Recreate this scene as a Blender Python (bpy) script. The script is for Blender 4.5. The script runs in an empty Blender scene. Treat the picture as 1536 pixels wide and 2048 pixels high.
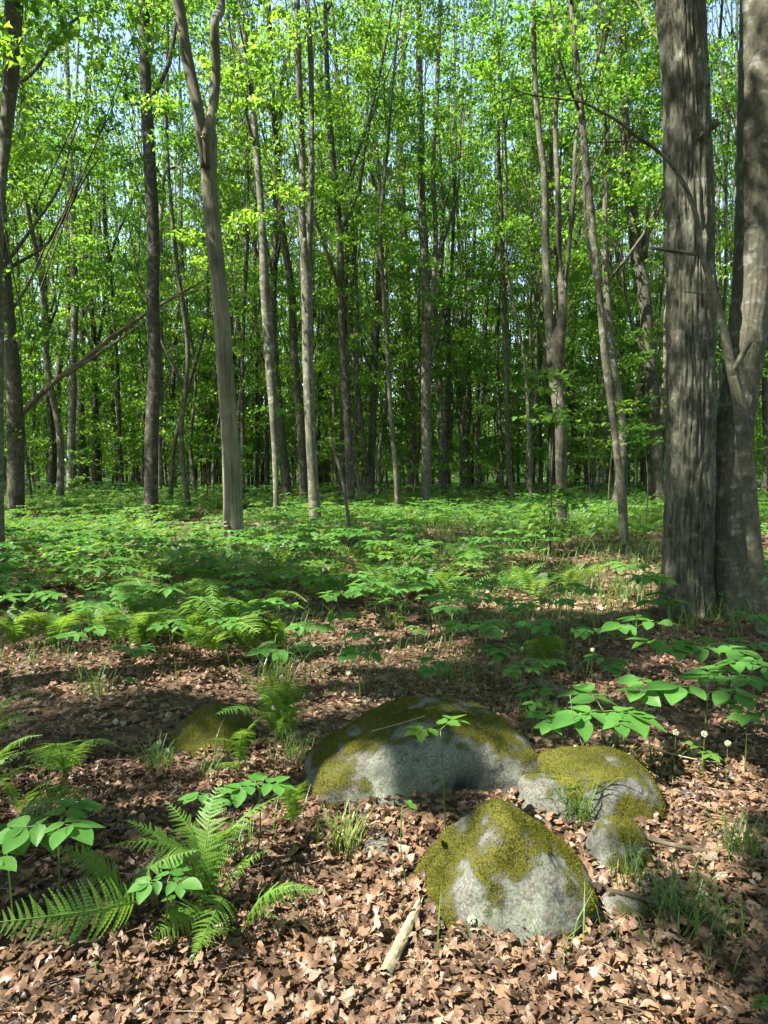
import bpy, math, random
import numpy as np
from mathutils import Vector, Matrix

rng = np.random.default_rng(7)
random.seed(7)
sc = bpy.context.scene
COL = sc.collection

# ------------------------------------------------------------------ camera
F_PX, PITCH, EYE = 1386.0, math.radians(4.4), 1.55
cam_d = bpy.data.cameras.new('camera'); cam = bpy.data.objects.new('camera', cam_d); COL.objects.link(cam)
cam.location = (0, 0, EYE); cam.rotation_euler = (math.pi/2 - PITCH, 0, 0)
cam_d.sensor_fit = 'VERTICAL'; cam_d.sensor_height = 36.0; cam_d.lens = 36.0*F_PX/2048.0
cam_d.clip_start = 0.05; cam_d.clip_end = 2000
sc.camera = cam
# ------------------------------------------------------------------ light
SUN = np.array([-0.54, -0.25, 0.80]); SUN /= np.linalg.norm(SUN)      # towards the sun
EL = math.asin(SUN[2]); AZ = math.atan2(SUN[0], SUN[1])
w = bpy.data.worlds.new('World'); sc.world = w; w.use_nodes = True
nt = w.node_tree; bg = nt.nodes['Background']
sky = nt.nodes.new('ShaderNodeTexSky'); sky.sky_type = 'NISHITA'; sky.sun_disc = False
sky.sun_elevation = EL; sky.sun_rotation = AZ; sky.air_density = 1.15; sky.dust_density = 1.0; sky.ozone_density = 1.0
nt.links.new(sky.outputs[0], bg.inputs[0]); bg.inputs[1].default_value = 0.11
sd = bpy.data.lights.new('sun', 'SUN'); sun = bpy.data.objects.new('sun', sd); COL.objects.link(sun)
sd.energy = 5.0; sd.angle = math.radians(0.55); sd.color = (1.0, 0.95, 0.87)
sun.rotation_euler = Vector(SUN).to_track_quat('Z', 'Y').to_euler(); sun.location = (0, 0, 30)
sc.view_settings.view_transform = 'Standard'; sc.view_settings.look = 'None'
sc.view_settings.exposure = 2.15; sc.view_settings.gamma = 1.0
sc.view_settings.use_curve_mapping = False
sc.render.engine = 'CYCLES'
cy = sc.cycles
cy.max_bounces = 7; cy.diffuse_bounces = 5; cy.glossy_bounces = 1; cy.transmission_bounces = 5
cy.transparent_max_bounces = 4; cy.use_denoising = True; cy.caustics_reflective = False; cy.caustics_refractive = False
cy.sample_clamp_indirect = 6.0; cy.use_adaptive_sampling = True; cy.adaptive_threshold = 0.015; cy.use_light_tree = False

# ------------------------------------------------------------------ helpers: noise, picture geometry
def _h(ix, iy, iz, s):
    n = (ix*374761393 + iy*668265263 + iz*2147483647 + s*1274126177) & 0xFFFFFFFF
    n = ((n ^ (n >> 13)) * 1274126177) & 0xFFFFFFFF
    return ((n ^ (n >> 16)) & 0xFFFF) / 65535.0
def vn(P, s=0):
    P = np.asarray(P, float); I = np.floor(P).astype(np.int64); f = P - I; f = f*f*(3-2*f)
    r = 0
    for a in (0, 1):
        for b in (0, 1):
            for c in (0, 1):
                wgt = (f[:, 0] if a else 1-f[:, 0])*(f[:, 1] if b else 1-f[:, 1])*(f[:, 2] if c else 1-f[:, 2])
                r = r + wgt*_h(I[:, 0]+a, I[:, 1]+b, I[:, 2]+c, s)
    return r
def fbm(P, s=0, o=4):
    r, a, t = 0, 1.0, 0
    for k in range(o):
        r = r + a*vn(np.asarray(P)*2**k, s+k); t += a; a *= .5
    return r/t
def hgt(x, y):
    x = np.atleast_1d(np.asarray(x, float)); y = np.atleast_1d(np.asarray(y, float))
    P = np.stack([x, y, 0*x], 1)
    d = np.hypot(x, y)
    z = (fbm(P*0.35, 3, 3)-.5)*.22*np.clip((d-1)/6, 0.15, 1) + (fbm(P*1.7, 9, 2)-.5)*.05 + (fbm(P*.06, 5, 2)-.5)*np.clip((d-15)/25, 0, 1)*.8
    z = z + .10*np.exp(-(((x-.28)/.42)**2+((y-2.85)/.30)**2))          # litter banked up between the boulders
    return z
def ray(px, py):
    dx, dy = (px-768)/F_PX, (1024-py)/F_PX
    c, s = math.cos(PITCH), math.sin(PITCH)
    return np.array([dx, c+dy*s, -s+dy*c])
def at_z(px, py, z=0.0):
    r = ray(px, py); t = (z-EYE)/r[2]; return np.array([r[0]*t, r[1]*t, z])
def gp(px, py):
    p = at_z(px, py, 0.0)
    for _ in range(4): p = at_z(px, py, float(hgt(p[0], p[1])[0]))
    return p
def at_y(px, py, y):
    r = ray(px, py); t = y/r[1]; return np.array([r[0]*t, y, EYE+r[2]*t])
def to_px(p):
    c, s = math.cos(PITCH), math.sin(PITCH)
    q = np.asarray(p) - np.array([0, 0, EYE]); zc = q[1]*c - q[2]*s; yc = q[1]*s + q[2]*c
    return 768+F_PX*q[0]/zc, 1024-F_PX*yc/zc
def mpp(y): return y/math.cos(PITCH)/F_PX      # metres per photo pixel at that depth

# ------------------------------------------------------------------ helpers: meshes
class MB:
    def __init__(s): s.v = []; s.f = []; s.t = []; s.b = []; s.m = []; s.n = 0
    def add(s, v, faces, tint=0.5, bark=None, mat=0):
        v = np.asarray(v, float); n = len(v)
        s.v.append(v); s.t.append(np.broadcast_to(np.asarray(tint, float), (n,)).copy())
        s.b.append(v if bark is None else bark)
        for f in (faces if isinstance(faces, list) else [faces]):
            f = np.asarray(f, np.int64)
            if len(f): s.f.append(f+s.n); s.m.append(np.full(len(f), mat, np.int32))
        s.n += n
    def mesh(s, name, mats, smooth=True, extra=None):
        v = np.concatenate(s.v); me = bpy.data.meshes.new(name)
        me.vertices.add(len(v)); me.vertices.foreach_set('co', v.astype(np.float32).ravel())
        loops = np.concatenate([f.ravel() for f in s.f]); tot = np.concatenate([np.full(len(f), f.shape[1]) for f in s.f])
        st = np.concatenate([[0], np.cumsum(tot)[:-1]])
        me.loops.add(len(loops)); me.loops.foreach_set('vertex_index', loops.astype(np.int32))
        me.polygons.add(len(tot)); me.polygons.foreach_set('loop_start', st.astype(np.int32))
        me.polygons.foreach_set('material_index', np.concatenate(s.m))
        me.polygons.foreach_set('use_smooth', np.full(len(tot), bool(smooth)))
        a = me.attributes.new('tint', 'FLOAT', 'POINT'); a.data.foreach_set('value', np.concatenate(s.t).astype(np.float32))
        a = me.attributes.new('bark', 'FLOAT_VECTOR', 'POINT'); a.data.foreach_set('vector', np.concatenate(s.b).astype(np.float32).ravel())
        if extra is not None:
            for k, val in extra.items():
                a = me.attributes.new(k, 'FLOAT', 'POINT'); a.data.foreach_set('value', np.asarray(val, np.float32))
        me.update(calc_edges=True)
        for m in (mats if isinstance(mats, (list, tuple)) else [mats]): me.materials.append(m)
        return me
def ob(name, data, parent=None, loc=(0, 0, 0), rot=None, scale=1.0):
    o = bpy.data.objects.new(name, data); COL.objects.link(o)
    if parent is not None: o.parent = parent
    o.location = loc
    if rot is not None:
        o.rotation_euler = rot if not isinstance(rot, Matrix) else rot.to_euler()
    o.scale = (scale,)*3 if np.isscalar(scale) else scale
    return o
def tag(o, label, cat, group=None, kind=None):
    if label: o['label'] = label
    if cat: o['category'] = cat
    if group: o['group'] = group
    if kind: o['kind'] = kind
    return o
def empty(name, label, cat, loc=(0, 0, 0), rz=0.0, group=None):
    o = ob(name, None, None, loc, (0, 0, rz)); o.empty_display_size = .1
    return tag(o, label, cat, group)
def resample(path, rad, step):
    path = np.asarray(path, float); rad = np.asarray(rad, float)
    L = np.concatenate([[0], np.cumsum(np.linalg.norm(np.diff(path, axis=0), axis=1))])
    n = max(2, int(L[-1]/step)+1); q = np.linspace(0, L[-1], n)
    # smooth interpolation (Catmull style through cubic hermite per axis)
    m = np.gradient(path, L, axis=0)
    k = np.clip(np.searchsorted(L, q, 'right')-1, 0, len(L)-2); h = (L[k+1]-L[k]); t = (q-L[k])/h
    h00 = 2*t**3-3*t**2+1; h10 = t**3-2*t**2+t; h01 = -2*t**3+3*t**2; h11 = t**3-t**2
    P = h00[:, None]*path[k]+(h10*h)[:, None]*m[k]+h01[:, None]*path[k+1]+(h11*h)[:, None]*m[k+1]
    return P, np.interp(q, L, rad), q
def tube(mb, path, rad, sides=8, step=.3, rough=0.0, rs=0, ridge=0.0, flare=0.0, cap=True, mat=0, tint=.5, seed=0):
    P, R, q = resample(path, rad, step)
    T = np.gradient(P, axis=0); T /= np.linalg.norm(T, axis=1)[:, None]
    up = np.array([0, 1.0, 0]) if abs(T[0, 1]) < .8 else np.array([1.0, 0, 0])
    X = np.cross(up, T); X /= np.linalg.norm(X, axis=1)[:, None]; Y = np.cross(T, X)
    a = np.linspace(0, 2*np.pi, sides, endpoint=False)
    ca, sa = np.cos(a), np.sin(a)
    n = len(P)
    rr = np.repeat(R[:, None], sides, 1)
    A = np.broadcast_to(a, (n, sides)); Q = np.broadcast_to(q[:, None], (n, sides))
    bark = np.stack([np.cos(A)*np.mean(R), np.sin(A)*np.mean(R), Q], -1).reshape(-1, 3)
    if rough:
        rr = rr*(1+rough*2*(fbm(bark*np.array([1/np.mean(R)*.9]*2+[1.2])+seed*7.3, 11+seed, 3)-.5).reshape(n, sides))
    if ridge:
        b2 = np.stack([np.cos(A), np.sin(A), Q], -1).reshape(-1, 3)*np.array([np.mean(R)*40, np.mean(R)*40, 2.6]) + seed*3.1
        w_ = (vn(b2*np.array([.3, .3, 1.0]), 31)-.5)*1.2
        b2[:, 0] += w_; r1 = 1-np.abs(2*vn(b2, 21)-1)
        b3 = b2*np.array([2.1, 2.1, 2.3]); r2 = 1-np.abs(2*vn(b3, 22)-1)
        rr = rr - ridge*(.75*r1**3.5+.3*r2**3).reshape(n, sides)
    if flare:
        lob = .5+.5*np.cos(A*5+seed)+.35*np.cos(A*3+seed*2)
        rr = rr*(1+flare*np.exp(-np.maximum(Q-.1, 0)/.28)*lob)
    V = P[:, None, :]+rr[:, :, None]*(ca[None, :, None]*X[:, None, :]+sa[None, :, None]*Y[:, None, :])
    idx = np.arange(n*sides).reshape(n, sides); j = np.roll(idx, -1, 1)
    faces = [np.stack([idx[:-1], j[:-1], j[1:], idx[1:]], -1).reshape(-1, 4)]
    V = V.reshape(-1, 3)
    if cap:
        V = np.concatenate([V, [P[-1]], [P[0]]]); bark = np.concatenate([bark, [[0, 0, q[-1]]], [[0, 0, 0]]])
        e = idx[-1]; b = idx[0]
        faces.append(np.stack([e, np.roll(e, -1), np.full(sides, n*sides)], -1))
        faces.append(np.stack([np.roll(b, -1), b, np.full(sides, n*sides+1)], -1))
    mb.add(V, faces, tint, bark, mat)
def scatter(mb, tv, tf, pos, R, s, tint, mat=0):
    n, k = len(pos), len(tv)
    if n == 0: return
    V = np.einsum('nij,kj->nki', R, tv)*np.asarray(s).reshape(n, 1, 1)+pos[:, None, :]
    off = (np.arange(n)*k)
    faces = [(f[None]+off[:, None, None]).reshape(-1, f.shape[1]) for f in (tf if isinstance(tf, list) else [tf])]
    mb.add(V.reshape(-1, 3), faces, np.repeat(tint, k), None, mat)
def rots(yaw, pitch, roll):
    cy_, sy = np.cos(yaw), np.sin(yaw); cp, sp = np.cos(pitch), np.sin(pitch); cr, sr = np.cos(roll), np.sin(roll)
    n = len(yaw); z = np.zeros(n); o = np.ones(n)
    Rz = np.stack([cy_, -sy, z, sy, cy_, z, z, z, o], 1).reshape(n, 3, 3)
    Rx = np.stack([o, z, z, z, cp, -sp, z, sp, cp], 1).reshape(n, 3, 3)
    Ry = np.stack([cr, z, sr, z, o, z, -sr, z, cr], 1).reshape(n, 3, 3)
    return Rz @ Rx @ Ry

# ------------------------------------------------------------------ materials
def newmat(name):
    m = bpy.data.materials.new(name); m.use_nodes = True; t = m.node_tree; t.nodes.clear()
    out = t.nodes.new('ShaderNodeOutputMaterial'); return m, t, out
def N(t, kind, **kw):
    n = t.nodes.new('ShaderNode'+kind)
    for k, v in kw.items():
        if k in n.bl_rna.properties.keys() and k not in n.inputs.keys(): setattr(n, k, v)
        else: n.inputs[k].default_value = v
    return n
def L(t, a, b): t.links.new(a, b)
def ramp(t, fac, stops):
    r = t.nodes.new('ShaderNodeValToRGB'); e = r.color_ramp.elements
    e.remove(e[1]); e[0].position = stops[0][0]; e[0].color = (*stops[0][1], 1)
    for p, c in stops[1:]: e.new(p).color = (*c, 1)
    if fac is not None: L(t, fac, r.inputs[0])
    return r.outputs[0]
def mixc(t, fac, a, b, mode='MIX'):
    n = t.nodes.new('ShaderNodeMix'); n.data_type = 'RGBA'; n.blend_type = mode
    for k, v in ((0, fac), (6, a), (7, b)):
        if hasattr(v, 'links'): L(t, v, n.inputs[k])
        elif k == 0: n.inputs[k].default_value = v
        else: n.inputs[k].default_value = (*v, 1)
    return n.outputs[2]
def math_(t, op, a, b=None, clamp=False):
    n = t.nodes.new('ShaderNodeMath'); n.operation = op; n.use_clamp = clamp
    for k, v in ((0, a), (1, b)):
        if v is None: continue
        if hasattr(v, 'links'): L(t, v, n.inputs[k])
        else: n.inputs[k].default_value = v
    return n.outputs[0]
def attr(t, name):
    n = t.nodes.new('ShaderNodeAttribute'); n.attribute_name = name; return n
def noise(t, vec, scale, detail=3, rough=.55, dist=0.0):
    n = N(t, 'TexNoise', Scale=scale, Detail=detail, Roughness=rough, Distortion=dist)
    if vec is not None: L(t, vec, n.inputs['Vector'])
    return n.outputs[0]
def scaled(t, vec, s):
    n = t.nodes.new('ShaderNodeVectorMath'); n.operation = 'MULTIPLY'; L(t, vec, n.inputs[0]); n.inputs[1].default_value = s
    return n.outputs[0]
def bump(t, h, strength, dist):
    n = N(t, 'Bump', Strength=strength, Distance=dist); L(t, h, n.inputs['Height']); return n.outputs[0]

def leaf_mat(name, dark, mid, light, trans, tfac=.45, gloss=.05, rough=.4, obj_rand=True, spots=0.0, veins=False):
    m, t, out = newmat(name)
    f = attr(t, 'tint').outputs['Fac']
    if obj_rand:
        oi = t.nodes.new('ShaderNodeObjectInfo')
        f = math_(t, 'ADD', f, math_(t, 'MULTIPLY', math_(t, 'SUBTRACT', oi.outputs['Random'], .5), .35), True)
    col = ramp(t, f, [(0, dark), (.5, mid), (1, light)])
    tc = ramp(t, f, [(0, (trans[0]*.35, trans[1]*.55, trans[2]*.6)), (.6, tuple(c*.8 for c in trans)), (1, (trans[0]*1.25, trans[1]*1.05, trans[2]))])
    if spots:
        geo = t.nodes.new('ShaderNodeNewGeometry')
        nz = noise(t, geo.outputs['Position'], 60, 2)
        col = mixc(t, math_(t, 'MULTIPLY', math_(t, 'SUBTRACT', nz, .4, True), spots, True), col, mid, 'MULTIPLY')
    d = N(t, 'BsdfDiffuse', Roughness=.3); L(t, col, d.inputs['Color'])
    tr = N(t, 'BsdfTranslucent'); L(t, tc, tr.inputs['Color'])
    if veins:
        b_ = attr(t, 'bark').outputs['Vector']
        wv = N(t, 'TexWave', Scale=veins, Distortion=.6, Detail=1.0); wv.bands_direction = 'DIAGONAL'; L(t, scaled(t, b_, (1, 1, 0)), wv.inputs['Vector'])
        nb = bump(t, wv.outputs['Fac'], .35, .003)
        L(t, nb, d.inputs['Normal'])
    mx = N(t, 'MixShader', Fac=tfac); L(t, d.outputs[0], mx.inputs[1]); L(t, tr.outputs[0], mx.inputs[2])
    g = N(t, 'BsdfGlossy', Roughness=rough); g.inputs['Color'].default_value = (1, 1, 1, 1)
    lw = N(t, 'LayerWeight', Blend=.3)
    gf = math_(t, 'MULTIPLY', math_(t, 'ADD', lw.outputs['Facing'], .25), gloss*2, True)
    m2 = N(t, 'MixShader'); L(t, gf, m2.inputs[0]); L(t, mx.outputs[0], m2.inputs[1]); L(t, g.outputs[0], m2.inputs[2])
    L(t, m2.outputs[0], out.inputs[0]); return m

M = {}
M['canopy'] = leaf_mat('maple leaves', (.018, .06, .009), (.049, .13, .013), (.112, .20, .02), (.29, .54, .04), .50, .02, .35)
M['sapling'] = leaf_mat('sapling leaves', (.042, .12, .02), (.07, .168, .023), (.13, .235, .03), (.28, .48, .045), .45, .03, .4)
M['broad'] = leaf_mat('sarsaparilla leaflets', (.046, .145, .027), (.075, .205, .037), (.125, .265, .05), (.25, .5, .065), .42, .018, .45, spots=.5, veins=26)
M['fern'] = leaf_mat('fern pinnae', (.048, .13, .018), (.08, .18, .022), (.14, .25, .028), (.28, .46, .045), .42, .03, .5)
M['grass'] = leaf_mat('grass blades', (.05, .11, .02), (.08, .16, .025), (.19, .22, .06), (.24, .40, .06), .4, .04, .4)
M['flower'] = leaf_mat('pale flowers', (.42, .46, .25), (.52, .54, .34), (.62, .62, .46), (.5, .55, .3), .3, .02, .5)

def bark_mat(name, c0, c1, c2, sc_xy=30, sc_z=4, bumpd=.02, lichen=.25, lich_c=(.34, .36, .28), stripes=0.0, moss=0.0):
    m, t, out = newmat(name)
    b = attr(t, 'bark').outputs['Vector']
    oi = t.nodes.new('ShaderNodeObjectInfo')
    off = t.nodes.new('ShaderNodeVectorMath'); off.operation = 'ADD'; L(t, b, off.inputs[0])
    sc_ = t.nodes.new('ShaderNodeVectorMath'); sc_.operation = 'SCALE'; L(t, oi.outputs['Location'], sc_.inputs[0]); sc_.inputs['Scale'].default_value = 1.7
    L(t, sc_.outputs[0], off.inputs[1]); b = off.outputs[0]
    v = scaled(t, b, (sc_xy, sc_xy, sc_z))
    n1 = noise(t, v, 1.0, 6, .62, .5); n2 = noise(t, v, 3.1, 4, .6)
    n3 = noise(t, b, 2.2, 3); n4 = noise(t, b, 9.0, 5, .65)
    h = math_(t, 'ADD', math_(t, 'MULTIPLY', n1, .7), math_(t, 'MULTIPLY', n2, .3))
    col = ramp(t, h, [(.34, c0), (.5, c1), (.68, c2)])
    tone = ramp(t, n3, [(.3, (.40, .425, .36)), (.7, (.80, .815, .68))])
    col = mixc(t, 1.0, col, tone, 'MULTIPLY')
    lm = math_(t, 'MULTIPLY', ramp(t, n4, [(.54, (0, 0, 0)), (.66, (1, 1, 1))]), lichen)
    col = mixc(t, lm, col, lich_c)
    if stripes:
        vs = scaled(t, b, (3, 3, 26)); ns = noise(t, vs, 1.0, 3, .6)
        sm = math_(t, 'MULTIPLY', ramp(t, ns, [(.52, (0, 0, 0)), (.58, (1, 1, 1))]), stripes)
        col = mixc(t, sm, col, (.05, .045, .04))
    if moss:
        sep = t.nodes.new('ShaderNodeSeparateXYZ'); L(t, attr(t, 'bark').outputs['Vector'], sep.inputs[0])
        mm = math_(t, 'MULTIPLY', math_(t, 'SUBTRACT', 1.0, math_(t, 'DIVIDE', sep.outputs[2], 1.6), True), ramp(t, n4, [(.42, (0, 0, 0)), (.6, (1, 1, 1))]))
        col = mixc(t, math_(t, 'MULTIPLY', mm, moss), col, (.07, .085, .02))
    val = math_(t, 'ADD', math_(t, 'MULTIPLY', oi.outputs['Random'], .5), .75)
    hs = N(t, 'HueSaturation'); L(t, val, hs.inputs['Value']); L(t, col, hs.inputs['Color'])
    p = N(t, 'BsdfPrincipled', Roughness=.88); L(t, hs.outputs[0], p.inputs['Base Color'])
    p.inputs['Specular IOR Level'].default_value = .2
    L(t, bump(t, h, .9, bumpd), p.inputs['Normal']); L(t, p.outputs[0], out.inputs[0]); return m
M['bark'] = bark_mat('maple bark', (.045, .04, .031), (.125, .113, .09), (.22, .203, .165), 34, 8, .02)
M['bark_big'] = bark_mat('old maple bark', (.055, .052, .043), (.16, .152, .126), (.30, .29, .25), 46, 8, .03, .45, (.30, .32, .25), moss=.35)
M['bark_smooth'] = bark_mat('smooth maple bark', (.07, .065, .052), (.135, .125, .10), (.205, .193, .16), 30, 14, .008, .4, (.36, .37, .31), moss=.3)
M['bark_dark'] = bark_mat('dark bark', (.03, .026, .02), (.075, .066, .052), (.13, .115, .09), 24, 9, .012, .25, stripes=.35)
M['bark_birch'] = bark_mat('birch bark', (.16, .15, .13), (.28, .265, .23), (.40, .385, .345), 8, 22, .006, .2, (.42, .42, .36), stripes=.75)
M['snag'] = bark_mat('weathered dead wood', (.085, .075, .058), (.20, .18, .14), (.30, .275, .22), 46, 1.6, .006, .12, (.30, .32, .24))
M['deadwood'] = bark_mat('dead branches', (.06, .05, .04), (.15, .125, .095), (.28, .245, .19), 60, 4, .006, .2)
M['palewood'] = bark_mat('bare pale wood', (.25, .19, .12), (.42, .34, .24), (.55, .47, .36), 70, 3, .003, .05)
M['twig'] = bark_mat('twigs', (.05, .04, .03), (.10, .085, .065), (.17, .15, .115), 80, 10, .002, .1)

def litter_mat(name, use_obj):
    m, t, out = newmat(name)
    f = t.nodes.new('ShaderNodeObjectInfo').outputs['Random'] if use_obj else attr(t, 'tint').outputs['Fac']
    col = ramp(t, f, [(0, (.045, .03, .02)), (.2, (.11, .066, .04)), (.42, (.20, .12, .072)), (.6, (.29, .168, .10)),
                      (.75, (.23, .165, .11)), (.9, (.37, .275, .20)), (.97, (.36, .17, .06)), (1, (.45, .37, .28))])
    geo = t.nodes.new('ShaderNodeNewGeometry')
    nz = noise(t, geo.outputs['Position'], 45, 4, .6)
    col = mixc(t, 1.0, col, ramp(t, nz, [(.3, (.6, .58, .56)), (.7, (1.2, 1.2, 1.2))]), 'MULTIPLY')
    pale = mixc(t, .35, col, (.40, .34, .27))
    col = mixc(t, geo.outputs['Backfacing'], col, pale)
    d = N(t, 'BsdfDiffuse', Roughness=.5); L(t, col, d.inputs[0])
    tr = N(t, 'BsdfTranslucent'); L(t, mixc(t, .5, col, (.5, .22, .06)), tr.inputs[0])
    mx = N(t, 'MixShader', Fac=.15); L(t, d.outputs[0], mx.inputs[1]); L(t, tr.outputs[0], mx.inputs[2])
    g = N(t, 'BsdfGlossy', Roughness=.45); m2 = N(t, 'MixShader', Fac=.03); L(t, mx.outputs[0], m2.inputs[1]); L(t, g.outputs[0], m2.inputs[2])
    L(t, m2.outputs[0], out.inputs[0]); return m
M['litter'] = litter_mat('dry leaf litter', False); M['litter_o'] = litter_mat('dry fallen leaf', True)

m, t, out = newmat('forest soil'); M['soil'] = m
geo = t.nodes.new('ShaderNodeNewGeometry').outputs['Position']
n1 = noise(t, geo, 1.3, 5, .6); n2 = noise(t, geo, 22, 5, .65)
vo = N(t, 'TexVoronoi', Scale=14.0); L(t, geo, vo.inputs['Vector'])
col = ramp(t, n2, [(.3, (.025, .018, .012)), (.5, (.075, .05, .032)), (.7, (.17, .11, .07))])
col = mixc(t, .45, col, ramp(t, math_(t, 'MULTIPLY', vo.outputs['Distance'], 1.3), [(.0, (.24, .16, .10)), (1, (.05, .035, .022))]))
gm = ramp(t, n1, [(.5, (0, 0, 0)), (.62, (1, 1, 1))])
sep = t.nodes.new('ShaderNodeSeparateXYZ'); L(t, geo, sep.inputs[0])
far = math_(t, 'DIVIDE', math_(t, 'SUBTRACT', sep.outputs[1], 12.0, True), 1.0)
far = math_(t, 'MULTIPLY', math_(t, 'DIVIDE', math_(t, 'SUBTRACT', sep.outputs[1], 10.0), 12.0, True), .75)
col = mixc(t, math_(t, 'MULTIPLY', gm, far), col, (.05, .10, .025)); col = mixc(t, math_(t, 'MULTIPLY', math_(t, 'DIVIDE', math_(t, 'SUBTRACT', sep.outputs[1], 22.0), 14.0, True), .9), col, (.045, .095, .02))
p = N(t, 'BsdfPrincipled', Roughness=.95); L(t, col, p.inputs['Base Color']); p.inputs['Specular IOR Level'].default_value = .1
L(t, bump(t, math_(t, 'ADD', n2, vo.outputs['Distance']), .9, .03), p.inputs['Normal']); L(t, p.outputs[0], out.inputs[0])

def rock_mat(name, moss_a, moss_b):
    m, t, out = newmat(name)
    geo = t.nodes.new('ShaderNodeNewGeometry').outputs['Position']
    a = noise(t, geo, 95, 4, .7); b = noise(t, geo, 14, 6, .65); c = noise(t, geo, 5.5, 4, .6)
    base = ramp(t, a, [(.3, (.045, .045, .04)), (.5, (.11, .11, .094)), (.68, (.21, .207, .185))])
    tone = ramp(t, c, [(.3, (.65, .62, .56)), (.7, (1.1, 1.1, 1.08))]); base = mixc(t, 1.0, base, tone, 'MULTIPLY')
    li = attr(t, 'lichen').outputs['Fac']
    lm = math_(t, 'ADD', math_(t, 'SUBTRACT', li, .5), math_(t, 'MULTIPLY', math_(t, 'SUBTRACT', b, .5), 2.6))
    lm = ramp(t, math_(t, 'ADD', lm, .5), [(.5, (0, 0, 0)), (.66, (1, 1, 1))])
    lc = ramp(t, a, [(.32, (.075, .085, .062)), (.5, (.13, .145, .108)), (.7, (.225, .24, .185))])
    base = mixc(t, math_(t, 'MULTIPLY', lm, .7), base, lc)
    ms = attr(t, 'moss').outputs['Fac']
    mm = math_(t, 'ADD', ms, math_(t, 'ADD', math_(t, 'MULTIPLY', math_(t, 'SUBTRACT', b, .5), 2.2), math_(t, 'MULTIPLY', math_(t, 'SUBTRACT', a, .5), 2.2)))
    mm = ramp(t, mm, [(.34, (0, 0, 0)), (.70, (1, 1, 1))])
    mn = noise(t, geo, 130, 3, .7)
    mc = mixc(t, mn, moss_a, moss_b); mc = mixc(t, 1.0, mc, ramp(t, c, [(.3, (.6, .6, .6)), (.7, (1.3, 1.2, 1.0))]), 'MULTIPLY')
    film = mixc(t, .5, base, (.085, .08, .028)); col = mixc(t, math_(t, 'MULTIPLY', mm, 2.2, True), base, film); col = mixc(t, math_(t, 'SUBTRACT', math_(t, 'MULTIPLY', mm, 1.6), .55, True), col, mc)
    p = N(t, 'BsdfPrincipled', Roughness=.95); L(t, col, p.inputs['Base Color']); p.inputs['Specular IOR Level'].default_value = .15
    hh = math_(t, 'ADD', math_(t, 'MULTIPLY', a, .5), math_(t, 'MULTIPLY', mm, math_(t, 'MULTIPLY', mn, 1.2)))
    L(t, bump(t, hh, .8, .008), p.inputs['Normal']); L(t, p.outputs[0], out.inputs[0]); return m
M['rock'] = rock_mat('mossy granite', (.04, .045, .009), (.108, .11, .02))
M['moss'] = leaf_mat('moss tufts', (.035, .04, .008), (.085, .088, .015), (.19, .175, .027), (.22, .22, .035), .35, .0, .6, obj_rand=False)

# ------------------------------------------------------------------ setting: ground
def build_ground():
    def axis(lim, near, far):
        a = [0.0]; s = near
        while a[-1] < lim: a.append(a[-1]+s); s = min(s*far, 25)
        return np.array(a)
    ax = axis(420, .06, 1.045); xs = np.concatenate([-ax[:0:-1], ax])
    ay = axis(420, .06, 1.035); ys = np.concatenate([-axis(60, .3, 1.2)[:0:-1], ay])
    X, Y = np.meshgrid(xs, ys); Z = hgt(X.ravel(), Y.ravel())
    n, k = X.shape; i = np.arange(n*k).reshape(n, k)
    mb = MB(); mb.add(np.stack([X.ravel(), Y.ravel(), Z], 1), np.stack([i[:-1, :-1], i[:-1, 1:], i[1:, 1:], i[1:, :-1]], -1).reshape(-1, 4))
    g = ob('ground', mb.mesh('ground', M['soil'])); return tag(g, 'brown forest floor under leaf litter', None, kind='structure')
GROUND = build_ground()

# ------------------------------------------------------------------ leaf templates
def fan(outline):
    o = np.asarray(outline, float); c = o.mean(0); v = np.concatenate([[c], o]); k = len(o)
    f = np.stack([np.zeros(k, int), 1+np.arange(k), 1+(np.arange(k)+1) % k], 1); return v, f
def maple(detail=True):
    half = [(0, 0), (.16, -.02), (.40, .10), (.30, .22), (.50, .48), (.27, .50), (.20, .56), (.17, .78)] if detail else [(0, 0), (.34, .06), (.48, .46), (.2, .55)]
    tip = [(0, 1.0)]
    o = half + tip + [(-x, y) for x, y in half[:0:-1]]
    v, f = fan([(x, y, 0) for x, y in o]); v[0] = (0, .38, 0)
    return v, f
MAPLE_HI, MAPLE_LO = maple(True), maple(False)
def fold(tv, a, droop):
    v = tv.copy(); v[:, 2] = a*np.abs(v[:, 0]) - droop*v[:, 1]**2; return v
LEAF_A = (fold(MAPLE_HI[0], .22, .18), MAPLE_HI[1]); LEAF_B = (fold(MAPLE_LO[0], .25, .2), MAPLE_LO[1])
def kite():
    v, f = fan([(0, 0, 0), (.42, .35, .1), (.16, .5, .02), (0, 1, -.15), (-.16, .5, .02), (-.42, .35, .1)]); return v, f
LEAF_C = kite()

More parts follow.
